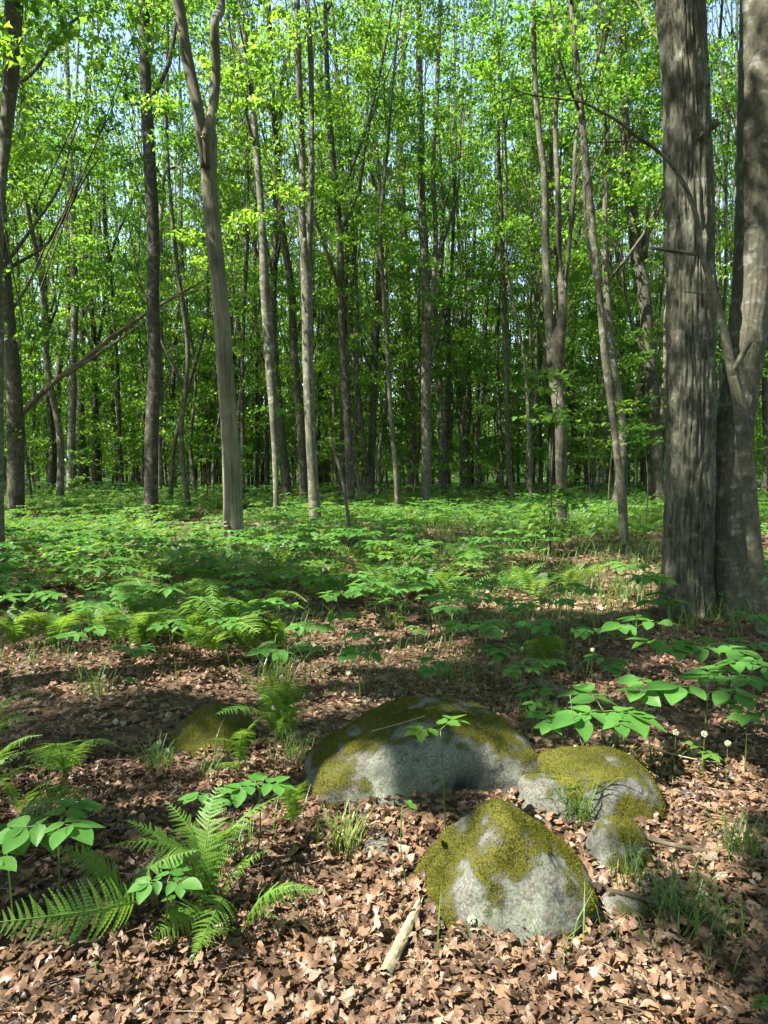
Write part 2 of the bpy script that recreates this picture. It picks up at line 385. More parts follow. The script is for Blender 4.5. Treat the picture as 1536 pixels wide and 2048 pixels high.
# lit gaps: (px, py, rx, ry, height of what is lit)
GAPS = [(300, 2020, 420, 70, 0), (720, 1800, 150, 120, .02), (110, 1815, 150, 75, .22), (470, 1600, 130, 95, .28), (655, 1570, 80, 110, .2),
        (1150, 1565, 120, 55, .2), (1215, 1430, 150, 75, .40), (1370, 1630, 130, 75, 0), (880, 1790, 70, 110, .1), (1060, 1790, 130, 60, .12),
        (960, 1965, 190, 50, 0), (1280, 2010, 150, 40, 0), (400, 1225, 250, 38, .4), (110, 1235, 150, 42, .3), (830, 1300, 80, 24, 0), (500, 1335, 190, 18, 0),
        (1260, 1365, 90, 24, 0), (445, 1542, 80, 22, .02), (190, 1610, 130, 30, 0), (670, 1420, 100, 20, 0), (1230, 1200, 70, 20, 0), (1000, 1470, 60, 40, .4),
        (1060, 1560, 50, 40, .25), (770, 1245, 50, 18, 0), (560, 1500, 70, 40, .1), (910, 1140, 260, 16, .3), (250, 1150, 160, 16, .3), (700, 1180, 200, 14, .4), (560, 1880, 130, 60, .05),
        (1375, 300, 70, 90, None), (1510, 250, 60, 190, None), (60, 1480, 80, 40, .2), (1130, 1700, 40, 60, .1), (1300, 1270, 60, 22, .3),
        (250, 1060, 220, 22, .3), (560, 1085, 170, 16, .3), (1000, 1045, 260, 16, .2), (140, 1110, 140, 18, .3), (850, 1095, 220, 12, .3), (1130, 1110, 110, 16, .1), (1240, 1140, 90, 20, .1),
        (600, 1960, 120, 50, 0), (130, 1960, 160, 50, 0), (820, 1690, 60, 40, .1), (1450, 1560, 60, 40, 0), (1480, 1330, 60, 25, .35)]
def sunfoot(p): return p - SUN*(p[2]/SUN[2])
def gap_ellipses():
    E = []
    for px, py, rx, ry, h in GAPS:
        if h is None:
            c = at_y(px, py, 6.5); a = at_y(px+rx, py, 6.5); b = at_y(px, py-ry, 6.5)
        else:
            c = at_z(px, py, h); a = at_z(px+rx, py, h); b = at_z(px, py-ry, h)
        c, a, b = sunfoot(c), sunfoot(a), sunfoot(b)
        a, b = a[:2]-c[:2], b[:2]-c[:2]
        E.append((c[:2], a*(1+.13/np.linalg.norm(a)), b*(1+.13/np.linalg.norm(b))))
    return E
ELL = gap_ellipses()
def in_gap(P):
    Q = P[:, :2] - SUN[None, :2]*(P[:, 2:3]/SUN[2]); r = np.zeros(len(P), bool)
    wob = (vn(np.stack([Q[:, 0]*5, Q[:, 1]*5, 0*Q[:, 0]], 1), 77)-.5)*.5
    for c, a, b in ELL:
        Mx = np.stack([a, b], 1); uv = np.linalg.solve(Mx, (Q-c).T)
        r |= (np.hypot(uv[0], uv[1])+wob) < 1.0
    return r

# ------------------------------------------------------------------ trees: crowns and limbs
def crown_mesh(name, seed, leaves, sprays, r0, z0, z1, leaf=LEAF_C, size=(.09, .145), twigs=True, axis=None, skew=.85, tilt_s=.38, reject=False, origin=(0, 0, 0)):
    g = np.random.default_rng(seed)
    per = leaves//sprays
    t_ = g.random(sprays)**skew; zc = z0+(z1-z0)*t_
    prof = np.interp(t_, [0, .25, .6, 1], [.75, 1.0, .9, .35])*r0
    rr = prof*np.sqrt(g.random(sprays))*1.0; an = g.random(sprays)*2*np.pi
    C = np.stack([rr*np.cos(an), rr*np.sin(an), zc], 1)
    mb = MB()
    pos, tnt = [], []
    rad = g.uniform(.28, .65, sprays)
    q = g.normal(size=(sprays, per, 2))*.55
    tilt = g.normal(size=(sprays, 2))*.22
    Pp = np.zeros((sprays, per, 3)); Pp[..., :2] = q*rad[:, None, None]
    Pp[..., 2] = (Pp[..., 0]*tilt[:, None, 0]+Pp[..., 1]*tilt[:, None, 1]) - .25*np.sum(Pp[..., :2]**2, -1) + g.normal(size=(sprays, per))*.06
    Pp = (Pp+C[:, None, :]).reshape(-1, 3)
    st = np.repeat(g.random(sprays), per)
    tint = np.clip(.5*st+.5*g.random(len(Pp)), 0, 1)
    if reject:
        keep = ~(in_gap(Pp+np.asarray(origin)) & (g.random(len(Pp)) < .995)); Pp, tint = Pp[keep], tint[keep]
    n = len(Pp)
    R = rots(g.random(n)*2*np.pi, g.normal(size=n)*tilt_s-.25, g.normal(size=n)*tilt_s)
    scatter(mb, leaf[0], leaf[1], Pp, R, g.uniform(size[0], size[1], n), tint, 0)
    if twigs:
        for k in range(0, sprays, 2):
            base = np.array([C[k, 0]*.12, C[k, 1]*.12, max(z0*.6, C[k, 2]-rr[k]*1.5-.6)])
            mid = (base+C[k])/2+np.array([0, 0, -.12*rr[k]])+g.normal(size=3)*.08
            if reject and in_gap((mid+np.asarray(origin))[None])[0]: continue
            tube(mb, [base, mid, C[k]], [.012, .008, .003], 3, 9 if rr[k] < .5 else .6, cap=False, mat=1)
    return mb.mesh(name, [M['canopy'], M['twig']], smooth=False)
CROWNS = [crown_mesh('crown', 100+k, 4800, 54, r, z0, z1, size=(.08, .135), tilt_s=.65) for k, (r, z0, z1) in enumerate(
    [(2.3, 3.4, 15), (2.0, 4.8, 16), (2.6, 6.0, 16), (2.2, 2.6, 13), (1.8, 3.6, 14), (2.5, 7.0, 17)])]

CROWNS_SHORT = [crown_mesh('crown', 190+k, 2400, 30, r, z0, z1, size=(.09, .15), tilt_s=.9) for k, (r, z0, z1) in enumerate([(1.9, .8, 8), (2.1, 1.2, 9), (1.8, .6, 7)])]
CROWNS_MID = [crown_mesh('crown', 160+k, 6800, 70, r, z0, z1, size=(.085, .14), tilt_s=.65) for k, (r, z0, z1) in enumerate(
    [(2.3, 5.5, 18), (2.1, 5.0, 19), (2.5, 6.5, 20), (2.2, 4.0, 17)])]
CROWNS_LOW = [crown_mesh('crown', 130+k, 3800, 40, r, z0, z1, size=(.10, .16), skew=1.0, tilt_s=.9) for k, (r, z0, z1) in enumerate(
    [(2.3, 1.6, 13), (2.1, 2.4, 15), (2.4, 3.0, 16), (2.3, 1.2, 12), (2.0, 1.8, 14), (2.3, 2.4, 16)])]

def limb_paths(g, trunk_pts, trunk_rad, n, h0, spread=.22, length=5.0):
    out = []
    P = np.asarray(trunk_pts); R = np.asarray(trunk_rad)
    for k in range(n):
        z = g.uniform(h0, max(h0+.5, P[-1, 2]*.75)); i = np.clip(np.searchsorted(P[:, 2], z), 1, len(P)-1)
        f = (z-P[i-1, 2])/(P[i, 2]-P[i-1, 2]+1e-6); b = P[i-1]+(P[i]-P[i-1])*f; r = (R[i-1]+(R[i]-R[i-1])*f)
        a = g.uniform(0, 2*np.pi); d = np.array([math.cos(a), math.sin(a), 0]); ln = length*g.uniform(.6, 1.2); sp = spread*g.uniform(.6, 1.5)
        pts = [b, b+d*ln*.16*sp*2.2+np.array([0, 0, ln*.18]), b+d*ln*.42*sp*1.7+np.array([0, 0, ln*.5])+g.normal(size=3)*.08, b+d*ln*.7*sp*1.5+np.array([0, 0, ln])+g.normal(size=3)*.15]
        r0 = min(r*.55, .075)
        out.append((pts, [r0, r0*.8, r0*.5, r0*.15]))
    return out

TREES = []      # (object, px, depth)
def hand_tree(label, pts, widths, bark='bark', sides=20, step=.12, crown=0, height=16.0, forks=(), limbs=3, name='maple_tree', flare=.35, rough=.06, base=None, ridge=0.0, csc=1.0, limb_h=4.0, cat='tree', depth=None, group='maple trees standing in the wood'):
    g = np.random.default_rng(int(abs(pts[0][0])*13+pts[0][1]))
    b = gp(*(base or pts[0])); Y = depth or b[1]
    W = np.array([at_y(px, py, Y) for px, py in pts]); zb = float(hgt(W[0, 0], Y)[0]); W[0, 2] = zb-.15
    if depth and W[0, 2] > zb: W[0, 2] = zb-.15
    R = np.asarray(widths, float)*.5*mpp(Y)
    if len(R) < len(W): R = np.interp(np.linspace(0, 1, len(W)), np.linspace(0, 1, len(R)), R)
    wob = g.normal(size=len(W))*.06; W[1:, 1] += np.cumsum(wob[1:])
    if height and W[-1, 2] < height:
        d = (W[-1]-W[-2]); d /= np.linalg.norm(d); d = d*.5+np.array([0, 0, .5]); dz = height-W[-1, 2]
        nx = [W[-1]+d*dz*.5/d[2]+g.normal(size=3)*.1, W[-1]+d*dz/d[2]+g.normal(size=3)*.2]
        W = np.concatenate([W, nx]); R = np.concatenate([R, [R[-1]*.6, R[-1]*.12]])
    o0 = np.array([W[0, 0], W[0, 1], zb])
    t = empty(name, label, cat, tuple(o0), group=group)
    mb = MB(); tube(mb, W-o0, R, sides, step, rough, flare=flare, seed=int(abs(pts[0][0])) % 17, ridge=ridge)
    ob('trunk', mb.mesh('trunk', M[bark]), t)
    for fp, fw in forks:
        FW = np.array([at_y(px, py, Y) for px, py in fp]); FR = np.asarray(fw, float)*.5*mpp(Y)
        if len(FR) < len(FW): FR = np.interp(np.linspace(0, 1, len(FW)), np.linspace(0, 1, len(FR)), FR)
        FW[1:, 1] += g.normal(size=len(FW)-1)*.12
        if height and fp[-1][1] <= 5:
            d = FW[-1]-FW[-2]; d /= np.linalg.norm(d); FW = np.concatenate([FW, [FW[-1]+d*3+g.normal(size=3)*.15]]); FR = np.concatenate([FR, [FR[-1]*.2]])
        mb = MB(); tube(mb, FW-o0, FR, max(8, sides*2//3), step*1.3, rough); ob('limb', mb.mesh('limb', M[bark]), t)
    if limbs:
        for lp, lr in limb_paths(g, W-o0, R, limbs, limb_h):
            mb = MB(); tube(mb, lp, lr, 6, .5); ob('limb', mb.mesh('limb', M[bark]), t)
    if crown is not None:
        top = (W-o0)[np.argmin(np.abs(W[:, 2]-9))]
        ob('crown', CROWNS[crown % 6] if Y > 20 else CROWNS_MID[crown % 4], t, (top[0], top[1], 0), (0, 0, g.random()*6.28), csc)
    TREES.append((t, pts[0][0], Y)); return t

# ---- the old double maple at the right
def double_maple():
    Y = gp(1385, 1235)[1]+.25; g = np.random.default_rng(5)
    base = np.array([at_y(1395, 1235, Y)[0], Y, 0]); base[2] = float(hgt(base[0], Y)[0])
    t = empty('maple_tree', 'massive old double-trunked maple with shaggy grey bark beside the bigleaf plants', 'tree', tuple(base), group='maple trees standing in the wood')
    P1 = [(1372, 1250), (1376, 1100), (1380, 900), (1382, 700), (1381, 560), (1378, 400), (1374, 250), (1366, 100), (1360, 0)]; W1 = [106, 99, 95, 94, 93, 94, 89, 89, 93]
    P2 = [(1450, 1250), (1450, 1100), (1464, 900), (1482, 760), (1502, 600), (1515, 400), (1522, 200), (1528, 0)]; W2 = [92, 84, 72, 70, 74, 78, 80, 82]
    for k, (P, Wd, bk, dy) in enumerate(((P1, W1, 'bark_big', 0), (P2, W2, 'bark_smooth', .12))):
        Q = np.array([at_y(x, y, Y+dy) for x, y in P]); R = np.array(Wd)*.5*mpp(Y+dy)
        Q[0, 2] = base[2]-.2
        d = Q[-1]-Q[-2]; d /= np.linalg.norm(d)
        Q = np.concatenate([Q, [Q[-1]+d*4, Q[-1]+d*9]]); R = np.concatenate([R, [R[-1]*.8, R[-1]*.3]])
        mb = MB(); tube(mb, Q-base, R, 150 if k == 0 else 110, .028 if k == 0 else .04, .045, flare=.38, seed=k+2, ridge=.055 if k == 0 else .010)
        tr = ob('trunk', mb.mesh('trunk', M[bk]), t)
        if k == 0:
            tr['label'] = 'shaggier trunk with deeply ridged bark'
            for (px, py), r, hh in (((1424, 250), .05, .06), ((1420, 374), .045, .04), ((1395, 290), .035, .02)):   # knots and broken stubs
                c = at_y(px, py, Y)-base
                ax = at_y(1378, py, Y)-base; o_ = c-ax; o_[1] -= .12
                if px == 1395: o_ = np.array([.03, -.22, 0]); c = ax+o_*.95
                dd = o_/np.linalg.norm(o_)
                mb = MB(); tube(mb, [c-dd*.1, c, c+dd*hh+np.array([0, 0, .02])], [r*1.3, r, r*.55], 14, .02, .12, seed=int(px) % 7)
                ob('stub', mb.mesh('stub', M['bark_big']), t)
    for lp, lr in limb_paths(g, (Q-base), R, 4, 6.0, .6, 5):
        mb = MB(); tube(mb, lp, lr, 8, .4); ob('limb', mb.mesh('limb', M['bark_smooth']), t)
    ob('crown', CROWNS[2], t, (0, 0, 1.0), (0, 0, 1), 1.15)
    TREES.append((t, 1390, Y))
double_maple()

# ---- forked dead snag
def snag():
    P = [(468, 1112), (463, 980), (457, 850), (448, 727), (438, 600), (425, 480), (416, 400), (411, 300), (411, 258), (412, 230)]
    Wd = [44, 37, 33, 33, 32, 32, 31, 32, 31, 12]
    t = hand_tree('bare weathered dead tree forked into a tall Y, bark gone', P, Wd, 'snag', 48, .05, None, None,
                  forks=[([(408, 335), (404, 275), (396, 215), (383, 160), (371, 100), (356, 0), (350, -40)], [12, 21, 22, 22, 22, 22, 14]), ([(414, 335), (418, 275), (425, 215), (431, 130), (434, 60), (436, 0), (437, -80)], [12, 20, 18, 17, 17, 17, 10])],
                  limbs=0, name='dead_tree', flare=.25, rough=.035, ridge=.006, group=None)
    Y = gp(468, 1112)[1]; b = np.array(t.location); g = np.random.default_rng(3)
    for px, py in ((412, 283), (414, 276), (455, 1042), (457, 1049)):       # bracket fungi
        p = at_y(px, py, Y)-b; p[1] -= .155
        a = np.linspace(0, np.pi, 9); r = .035
        v = [[p[0]+r*math.cos(x), p[1]-r*math.sin(x)*.9, p[2]] for x in a]+[[p[0]+.8*r*math.cos(x), p[1]-r*.7*math.sin(x), p[2]-.02] for x in a]+[[p[0], p[1]+.03, p[2]+.015], [p[0], p[1]+.03, p[2]-.03]]
        f = [(k, k+1, 9+k+1) for k in range(8)]+[(k, 9+k+1, 9+k) for k in range(8)]+[(k+1, k, 18) for k in range(8)]+[(9+k, 10+k, 19) for k in range(8)]
        mb = MB(); mb.add(v, np.array(f)); ob('bracket_fungus', mb.mesh('bracket_fungus', M['palewood']), t)
snag()

G_ = 'maple trees standing in the wood'
hand_tree('dark straight trunk, second in front rank from the picture left', [(302, 1046), (303, 860), (305, 730), (300, 600), (298, 500), (290, 300), (280, 150), (277, 0)], [28, 26, 27, 24, 24, 24, 21, 20], 'bark_dark', 28, .08, 1, limb_h=9, flare=.12)
hand_tree('lichen-grey trunk cut by the picture edge at the far left', [(-3, 1140), (-1, 900), (2, 700), (6, 500), (12, 350), (25, 150), (33, 0)], [24, 22, 20, 18, 17, 28, 27], 'bark_smooth', 24, .1, 4, limb_h=6, flare=.2, limbs=2)
D2 = hand_tree('thick rough trunk just right of the left-edge trunk', [(31, 1033), (28, 860), (24, 730), (20, 600), (12, 450), (5, 300), (-4, 150)], [33, 30, 25, 17, 15, 14], 'bark', 28, .1, 3, limb_h=7, limbs=2,
          forks=[([(18, 520), (70, 445), (120, 365), (145, 300), (165, 230)], [7, 6, 5, 4, 2]), ([(20, 535), (85, 488), (130, 430), (165, 375), (205, 320)], [7, 5, 4, 3, 2]), ([(10, 190), (60, 140), (140, 60), (195, 0)], [8, 7, 6, 4]), ([(25, 620), (60, 570), (85, 500), (140, 400), (160, 330)], [6, 5, 4, 3, 2])])
hand_tree('curving blackish trunk left of the pale birch', [(104, 988), (104, 880), (100, 811), (94, 732), (92, 650), (90, 600), (80, 500), (70, 425), (62, 375), (56, 250)], [16, 13, 10, 10, 10, 10, 9, 8], 'bark_dark', 18, .15, 0, limb_h=5)
hand_tree('mid-grey trunk splitting in two between curving dark trunk and pale birch', [(116, 978), (115, 860), (118, 760), (124, 690)], [14, 13, 13, 12], 'bark', 16, .15, None, None, limbs=0,
          forks=[([(124, 700), (133, 640), (138, 560), (136, 420), (150, 250), (160, 0)], [10, 9, 8, 7, 5, 3]), ([(122, 700), (112, 640), (105, 560), (100, 400), (110, 200)], [8, 7, 6, 5, 2])])
hand_tree('pale slender birch with striped bark at left', [(141, 993), (144, 860), (146, 730), (149, 600), (146, 500), (141, 350), (134, 200), (130, 75), (126, 0)], [17, 14, 13, 13, 12, 10, 9, 9, 8], 'bark_birch', 20, .1, 4, limb_h=9, name='birch_tree', flare=.1, cat='tree', group=None)
hand_tree('brown trunk close behind the pale striped birch', [(172, 977), (162, 840), (162, 730), (164, 600), (168, 450), (172, 300), (170, 150)], [20, 14, 12, 10, 9, 7], 'bark', 18, .15, 1)
hand_tree('forking grey trunk midway from pale birch to dark straight trunk', [(192, 982), (191, 860), (187, 760), (185, 640)], [18, 13, 11, 10], 'bark_dark', 18, .15, None, None, limbs=0,
          forks=[([(185, 650), (183, 560), (180, 450), (178, 300), (185, 100), (190, 0)], [8, 8, 7, 6, 4, 3]), ([(188, 740), (205, 600), (225, 500), (262, 400), (290, 330)], [6, 6, 5, 4, 2])])
hand_tree('leaning slim trunk, first of a pair left of the dark straight trunk', [(275, 966), (268, 860), (260, 780), (254, 700), (247, 600), (235, 480), (225, 330)], [13, 11, 10, 9, 7, 5], 'bark', 14, .2, 5)
hand_tree('leaning slim trunk, second of a pair, touching the dark trunk', [(287, 958), (279, 860), (274, 780), (271, 680), (268, 600), (262, 450), (258, 300)], [9, 9, 8, 8, 7, 5], 'bark', 14, .2, 2)
hand_tree('spotted white birch half hidden behind the dark straight trunk', [(318, 1000), (321, 850), (323, 700), (325, 560), (325, 420), (326, 380)], [12, 11, 10, 10, 9, 8], 'bark_birch', 16, .15, None, None, limbs=0, name='birch_tree', flare=.1,
          forks=[([(326, 385), (333, 350), (350, 325), (375, 298), (392, 270)], [7, 7, 6, 5, 3]), ([(348, 328), (375, 345), (395, 335)], [4, 3, 2])], group=None)
hand_tree('dark trunk tucked close behind the forked dead tree', [(482, 980), (476, 850), (468, 740), (460, 640), (455, 500), (462, 350), (470, 200), (466, 0)], [17, 13, 12, 11, 9, 8, 7], 'bark_dark', 16, .15, 3)
hand_tree('very thin straight trunk right of the forked dead tree', [(515, 979), (514, 860), (513, 760), (511, 650), (508, 450), (500, 250)], [8, 7, 7, 6, 5, 4], 'bark', 10, .25, 4, limbs=2)
hand_tree('narrow dark trunk behind the pale-footed maple', [(534, 989), (533, 880), (532, 780), (528, 680), (522, 560), (512, 400), (500, 200)], [12, 10, 9, 9, 8, 7], 'bark_dark', 14, .2, 5)
hand_tree('maple with slim pale lichened foot widening upward', [(554, 1054), (552, 980), (549, 900), (546, 830), (540, 750), (534, 650), (530, 560), (522, 420), (508, 250), (492, 100), (480, 0)], [12, 11, 12, 15, 19, 21, 20, 13, 13, 10, 9], 'bark_smooth', 22, .12, 1, limb_h=7)
hand_tree('leaning stout trunk behind the pale-footed maple', [(575, 1007), (566, 905), (556, 810), (548, 700), (545, 600), (552, 400), (556, 200)], [21, 16, 15, 13, 11, 8], 'bark', 18, .15, 0)
hand_tree('warm grey trunk bending left, just left of the tall mossy fork', [(609, 1017), (604, 905), (600, 830), (593, 750), (588, 676), (586, 600), (570, 480), (558, 350), (548, 180), (540, 0)], [18, 17, 16, 16, 15, 15, 12, 11, 10, 9], 'bark', 20, .12, 3,
          forks=[([(550, 210), (560, 180), (575, 140), (585, 60)], [6, 5, 4, 3])])
hand_tree('tall straight moss-speckled trunk forked high, centre-left', [(632, 1061), (626, 955), (620, 830), (616, 700), (615, 600), (613, 530), (612, 485)], [26, 21, 20, 21, 22, 22, 6], 'bark_smooth', 26, .08, 1, None, forks=[([(609, 530), (605, 450), (600, 300), (598, 150), (594, 0)], [15, 14, 12, 12, 11]), ([(617, 530), (623, 380), (622, 250), (620, 100), (614, 0)], [13, 11, 10, 10, 8])], limbs=0)
hand_tree('thin grey trunk left of a lit partner, behind leaning stick', [(672, 985), (669, 850), (664, 740), (660, 600), (648, 450), (640, 250), (650, 0)], [12, 10, 9, 9, 7, 6], 'bark', 14, .2, 2)
hand_tree('slim trunk with sunlit left edge behind the leaning stick', [(685, 1002), (684, 900), (686, 800), (687, 700), (689, 600), (694, 450), (680, 300), (670, 100), (664, 0)], [15, 11, 11, 11, 12, 9, 8, 7], 'bark', 16, .15, 4)
hand_tree('V-shaped twin maple with bright flared foot near the centre', [(737, 1004), (738, 950), (744, 890), (746, 820), (750, 700), (756, 600), (762, 450), (752, 300), (740, 100), (735, 0)], [24, 19, 14, 13, 15, 14, 12, 9, 8], 'bark', 18, .12, 5,
          forks=[([(735, 950), (726, 880), (718, 810), (706, 700), (700, 630), (710, 500), (722, 350), (735, 200), (728, 0)], [12, 11, 10, 10, 9, 8, 6, 5, 3])], flare=.5)
hand_tree('skinny young trunk just right of the V-shaped twin maple', [(797, 1025), (792, 950), (786, 880), (780, 800), (776, 720), (768, 600), (760, 480), (775, 300), (790, 120)], [12, 10, 9, 9, 8, 7, 6, 4], 'bark', 14, .15, 0, limbs=2)
hand_tree('broad grey trunk standing just behind the central column trunk', [(828, 990), (824, 900), (820, 820), (816, 700), (813, 600), (806, 450), (800, 300), (812, 0)], [24, 20, 20, 19, 19, 15, 12], 'bark', 20, .12, 2)
hand_tree('smooth column trunk at the centre with pale lit foot', [(852, 1014), (853, 900), (852, 820), (853, 720), (854, 640), (850, 520), (843, 380), (842, 260), (838, 100), (836, 0)], [21, 19, 21, 18, 18, 16, 14, 12, 10], 'bark_smooth', 24, .1, 1,
          forks=[([(858, 640), (868, 560), (872, 450), (866, 350), (874, 200), (880, 0)], [10, 10, 9, 8, 7, 6]), ([(845, 640), (828, 560), (805, 480), (790, 400)], [4, 4, 3, 2])])
hand_tree('wavy slim trunk with white sun flecks right of the column trunk', [(884, 999), (882, 900), (881, 820), (878, 760), (874, 700), (870, 640), (882, 520), (884, 400), (874, 250), (882, 0)], [13, 12, 13, 13, 11, 10, 9, 8], 'bark_smooth', 16, .15, 3)
hand_tree('trident-shaped maple dividing into three stems right of centre', [(933, 986), (932, 920), (930, 870)], [22, 18, 17], 'bark', 18, .15, 4, None, limbs=0,
          forks=[([(928, 880), (918, 810), (909, 740), (900, 690), (890, 640), (878, 540), (870, 400), (876, 200)], [9, 9, 8, 8, 7, 6, 5, 3]), ([(930, 880), (924, 800), (923, 700), (921, 600), (918, 480), (908, 300), (915, 0)], [9, 9, 8, 8, 7, 6, 3]), ([(934, 880), (938, 800), (938, 720), (943, 600), (950, 450), (940, 250), (948, 0)], [9, 9, 8, 7, 6, 5, 3])])
hand_tree('straight thin dead pole snapped off at the top', [(1025, 1013), (1018, 920), (1014, 800), (1012, 700), (1008, 600), (1003, 450), (997, 300), (996, 215)], [12, 10, 10, 10, 9, 8, 6, 4], 'bark', 14, .12, None, None, limbs=0, name='dead_tree', group=None)
hand_tree('cluster maple with many upright stems, centre right', [(1126, 1074), (1122, 965), (1117, 850), (1114, 760), (1112, 690), (1111, 640)], [22, 19, 22, 28, 36, 8], 'bark', 28, .1, 5, None, limbs=0,
          forks=[([(1104, 730), (1098, 600), (1096, 500), (1090, 350), (1078, 250), (1070, 130), (1065, 0)], [19, 17, 16, 13, 11, 10, 9]), ([(1118, 730), (1122, 600), (1126, 540), (1114, 400), (1114, 250), (1118, 100), (1110, 0)], [20, 15, 13, 10, 9, 8, 7]),
                 ([(1126, 620), (1140, 500), (1146, 380), (1150, 300), (1168, 220), (1195, 120), (1215, 0)], [8, 8, 8, 7, 6, 5, 4]), ([(1130, 560), (1142, 480), (1155, 420)], [4, 3, 2])])
hand_tree('grey trunk close behind the cluster maple', [(1104, 985), (1103, 880), (1101, 780), (1098, 700), (1082, 560), (1040, 350), (1020, 150)], [16, 14, 12, 11, 8, 6], 'bark', 16, .15, 0)
hand_tree('thin trunk with sunlit left edge left of the cluster maple', [(1083, 985), (1081, 900), (1079, 800), (1078, 700), (1070, 500), (1052, 330)], [9, 8, 8, 7, 5, 3], 'bark_smooth', 12, .2, 2)
hand_tree('kinked dark trunk right of the cluster maple', [(1152, 975), (1157, 930), (1152, 880), (1146, 840), (1144, 760), (1150, 600), (1160, 400), (1150, 200)], [13, 10, 9, 14, 14, 11, 8], 'bark_dark', 14, .15, 3)
hand_tree('long lean maple sweeping left as it rises', [(1248, 1089), (1243, 990), (1234, 920), (1225, 845), (1216, 770), (1211, 700), (1204, 600), (1190, 450), (1174, 310), (1160, 160), (1145, 0)], [17, 18, 14, 13, 15, 14, 12, 15, 14, 10, 9], 'bark', 22, .1, 1)
hand_tree('pale-lit trunk behind the long lean maple', [(1256, 985), (1250, 900), (1246, 830), (1244, 740), (1240, 600), (1228, 400), (1232, 200)], [13, 12, 10, 9, 8, 6], 'bark_smooth', 14, .15, 4)
hand_tree('stout brown maple with clawed roots just left of the double maple', [(1319, 1021), (1315, 920), (1313, 800), (1300, 700), (1293, 600), (1278, 500), (1266, 380), (1256, 240), (1250, 0)], [30, 23, 24, 25, 25, 24, 19, 15, 13], 'bark', 24, .1, 0, flare=.7,
          forks=[([(1322, 860), (1326, 760), (1330, 640), (1335, 500)], [12, 11, 10, 8]), ([(1284, 520), (1266, 470), (1252, 400), (1240, 250)], [10, 9, 8, 5])])
hand_tree('grey trunk behind and between lean maple and stout brown maple', [(1290, 986), (1287, 900), (1285, 820), (1280, 700), (1262, 500), (1245, 300)], [16, 14, 12, 10, 8, 5], 'bark', 14, .15, 2)
hand_tree('slim trunk glimpsed between the two stems of the double maple', [(1440, 990), (1446, 880), (1448, 760), (1446, 600), (1442, 420), (1450, 200)], [12, 11, 10, 9, 7, 5], 'bark_smooth', 14, .2, 1)
hand_tree('sunlit-footed trunk at the right picture edge', [(1530, 1000), (1531, 900), (1532, 780), (1533, 650), (1530, 450), (1526, 200)], [16, 14, 12, 10, 8, 6], 'bark', 14, .2, 5)

# ---- unseen shade trees added beside and behind the viewer: their crowns carry the gaps that light the floor
def shade_tree(x, y, r0, z0, z1, leaves, label, k):
    z = float(hgt(x, y)[0]); g = np.random.default_rng(300+k)
    t = empty('maple_tree', label, 'tree', (x, y, z), group='unseen shade maples beside and behind the viewer')
    P = np.array([[0, 0, -.2], [g.normal()*.1, g.normal()*.1, 3], [g.normal()*.2, g.normal()*.2, 7], [g.normal()*.3, g.normal()*.3, 11], [0, 0, z1]])
    R = np.array([.17, .14, .115, .08, .02]); mb = MB(); tube(mb, P, R, 14, .3, .06, flare=.3, seed=k); ob('trunk', mb.mesh('trunk', M['bark']), t)
    for lp, lr in limb_paths(g, P, R, 4, 4.5, .5) if False else [q for q in limb_paths(g, P, R, 6, 4.5, .5) if not in_gap(resample(q[0], q[1], .25)[0]+np.array([x, y, z])).any()]: mb = MB(); tube(mb, lp, lr, 6, .5); ob('limb', mb.mesh('limb', M['bark']), t)
    ob('crown', crown_mesh('crown', 400+k, leaves, leaves//40, r0, z0, z1, LEAF_C, (.105, .16), True, None, .85, .38, True, (x, y, z)), t)
SH = [(-3.3, 4.3), (-4.5, 7.0), (-4.6, -1.5), (-7.5, -3.0), (-6.4, 1.2), (-8.8, 3.6), (-9.4, -.2), (-11.5, 2.2), (-5.6, 4.9), (-3.6, -4.2), (-6.3, -6.0), (-8.6, 7.2), (-11.8, 5.8), (-1.4, -2.6), (-3.0, 1.9), (-7.2, 9.6), (-10.6, -3.6), (-1.2, -6.2)]
names = ['out of frame above the left ferns', 'out of frame left of the carpet', 'to the left of the path of view', 'behind the left shoulder', 'just out of frame left', 'out of frame beyond the left ferns', 'farther out to the left', 'far out to the left', 'out of frame left of the fern bed', 'behind the viewer', 'well behind the viewer at left', 'out of frame left of the grey trunk', 'deep in the wood to the left', 'directly behind the viewer', 'close beside the viewer at left', 'out of frame near the left-edge trunk', 'far behind left', 'far behind the viewer']
for k, (x, y) in enumerate(SH):
    shade_tree(x, y, 3.6 if k == 0 else 2.8, 6.3 if k < 2 else 5.5, 13.5, 8400 if k < 2 else 8000, 'unseen maple added for shade, '+names[k], k)

# ---- the wood behind: individual slim maples
def protos():
    out = []
    for k in range(7):
        g = np.random.default_rng(50+k); lean = g.normal(size=2)*.35
        P = [[0, 0, -.2]]; 
        for z in (2, 4, 6.5, 9, 12, 20):
            P.append([lean[0]*z/8+g.normal()*.09, lean[1]*z/8+g.normal()*.09, z])
        r = g.uniform(.045, .08); R = np.interp([-.2, 2, 4, 6.5, 9, 12, 20], [-.2, 2, 9, 20], [r*1.15, r, r*.65, r*.1])
        mb = MB(); tube(mb, P, R, 10, .45, .07, flare=.4, seed=k); parts = [('trunk', mb.mesh('trunk', M[('bark', 'bark', 'bark_dark', 'bark', 'bark_smooth', 'bark', 'bark')[k]]))]
        for lp, lr in limb_paths(g, np.array(P), R, 4 if k % 2 else 5, 2.6 if k in (1, 3, 5) else 4.5, .2, 6.0):
            mb = MB(); tube(mb, lp, [q*1.15 for q in lr], 6, .6); parts.append(('limb', mb.mesh('limb', M['bark'])))
        parts.append(('crown', CROWNS_LOW[k % 6])); out.append(parts)
    return out
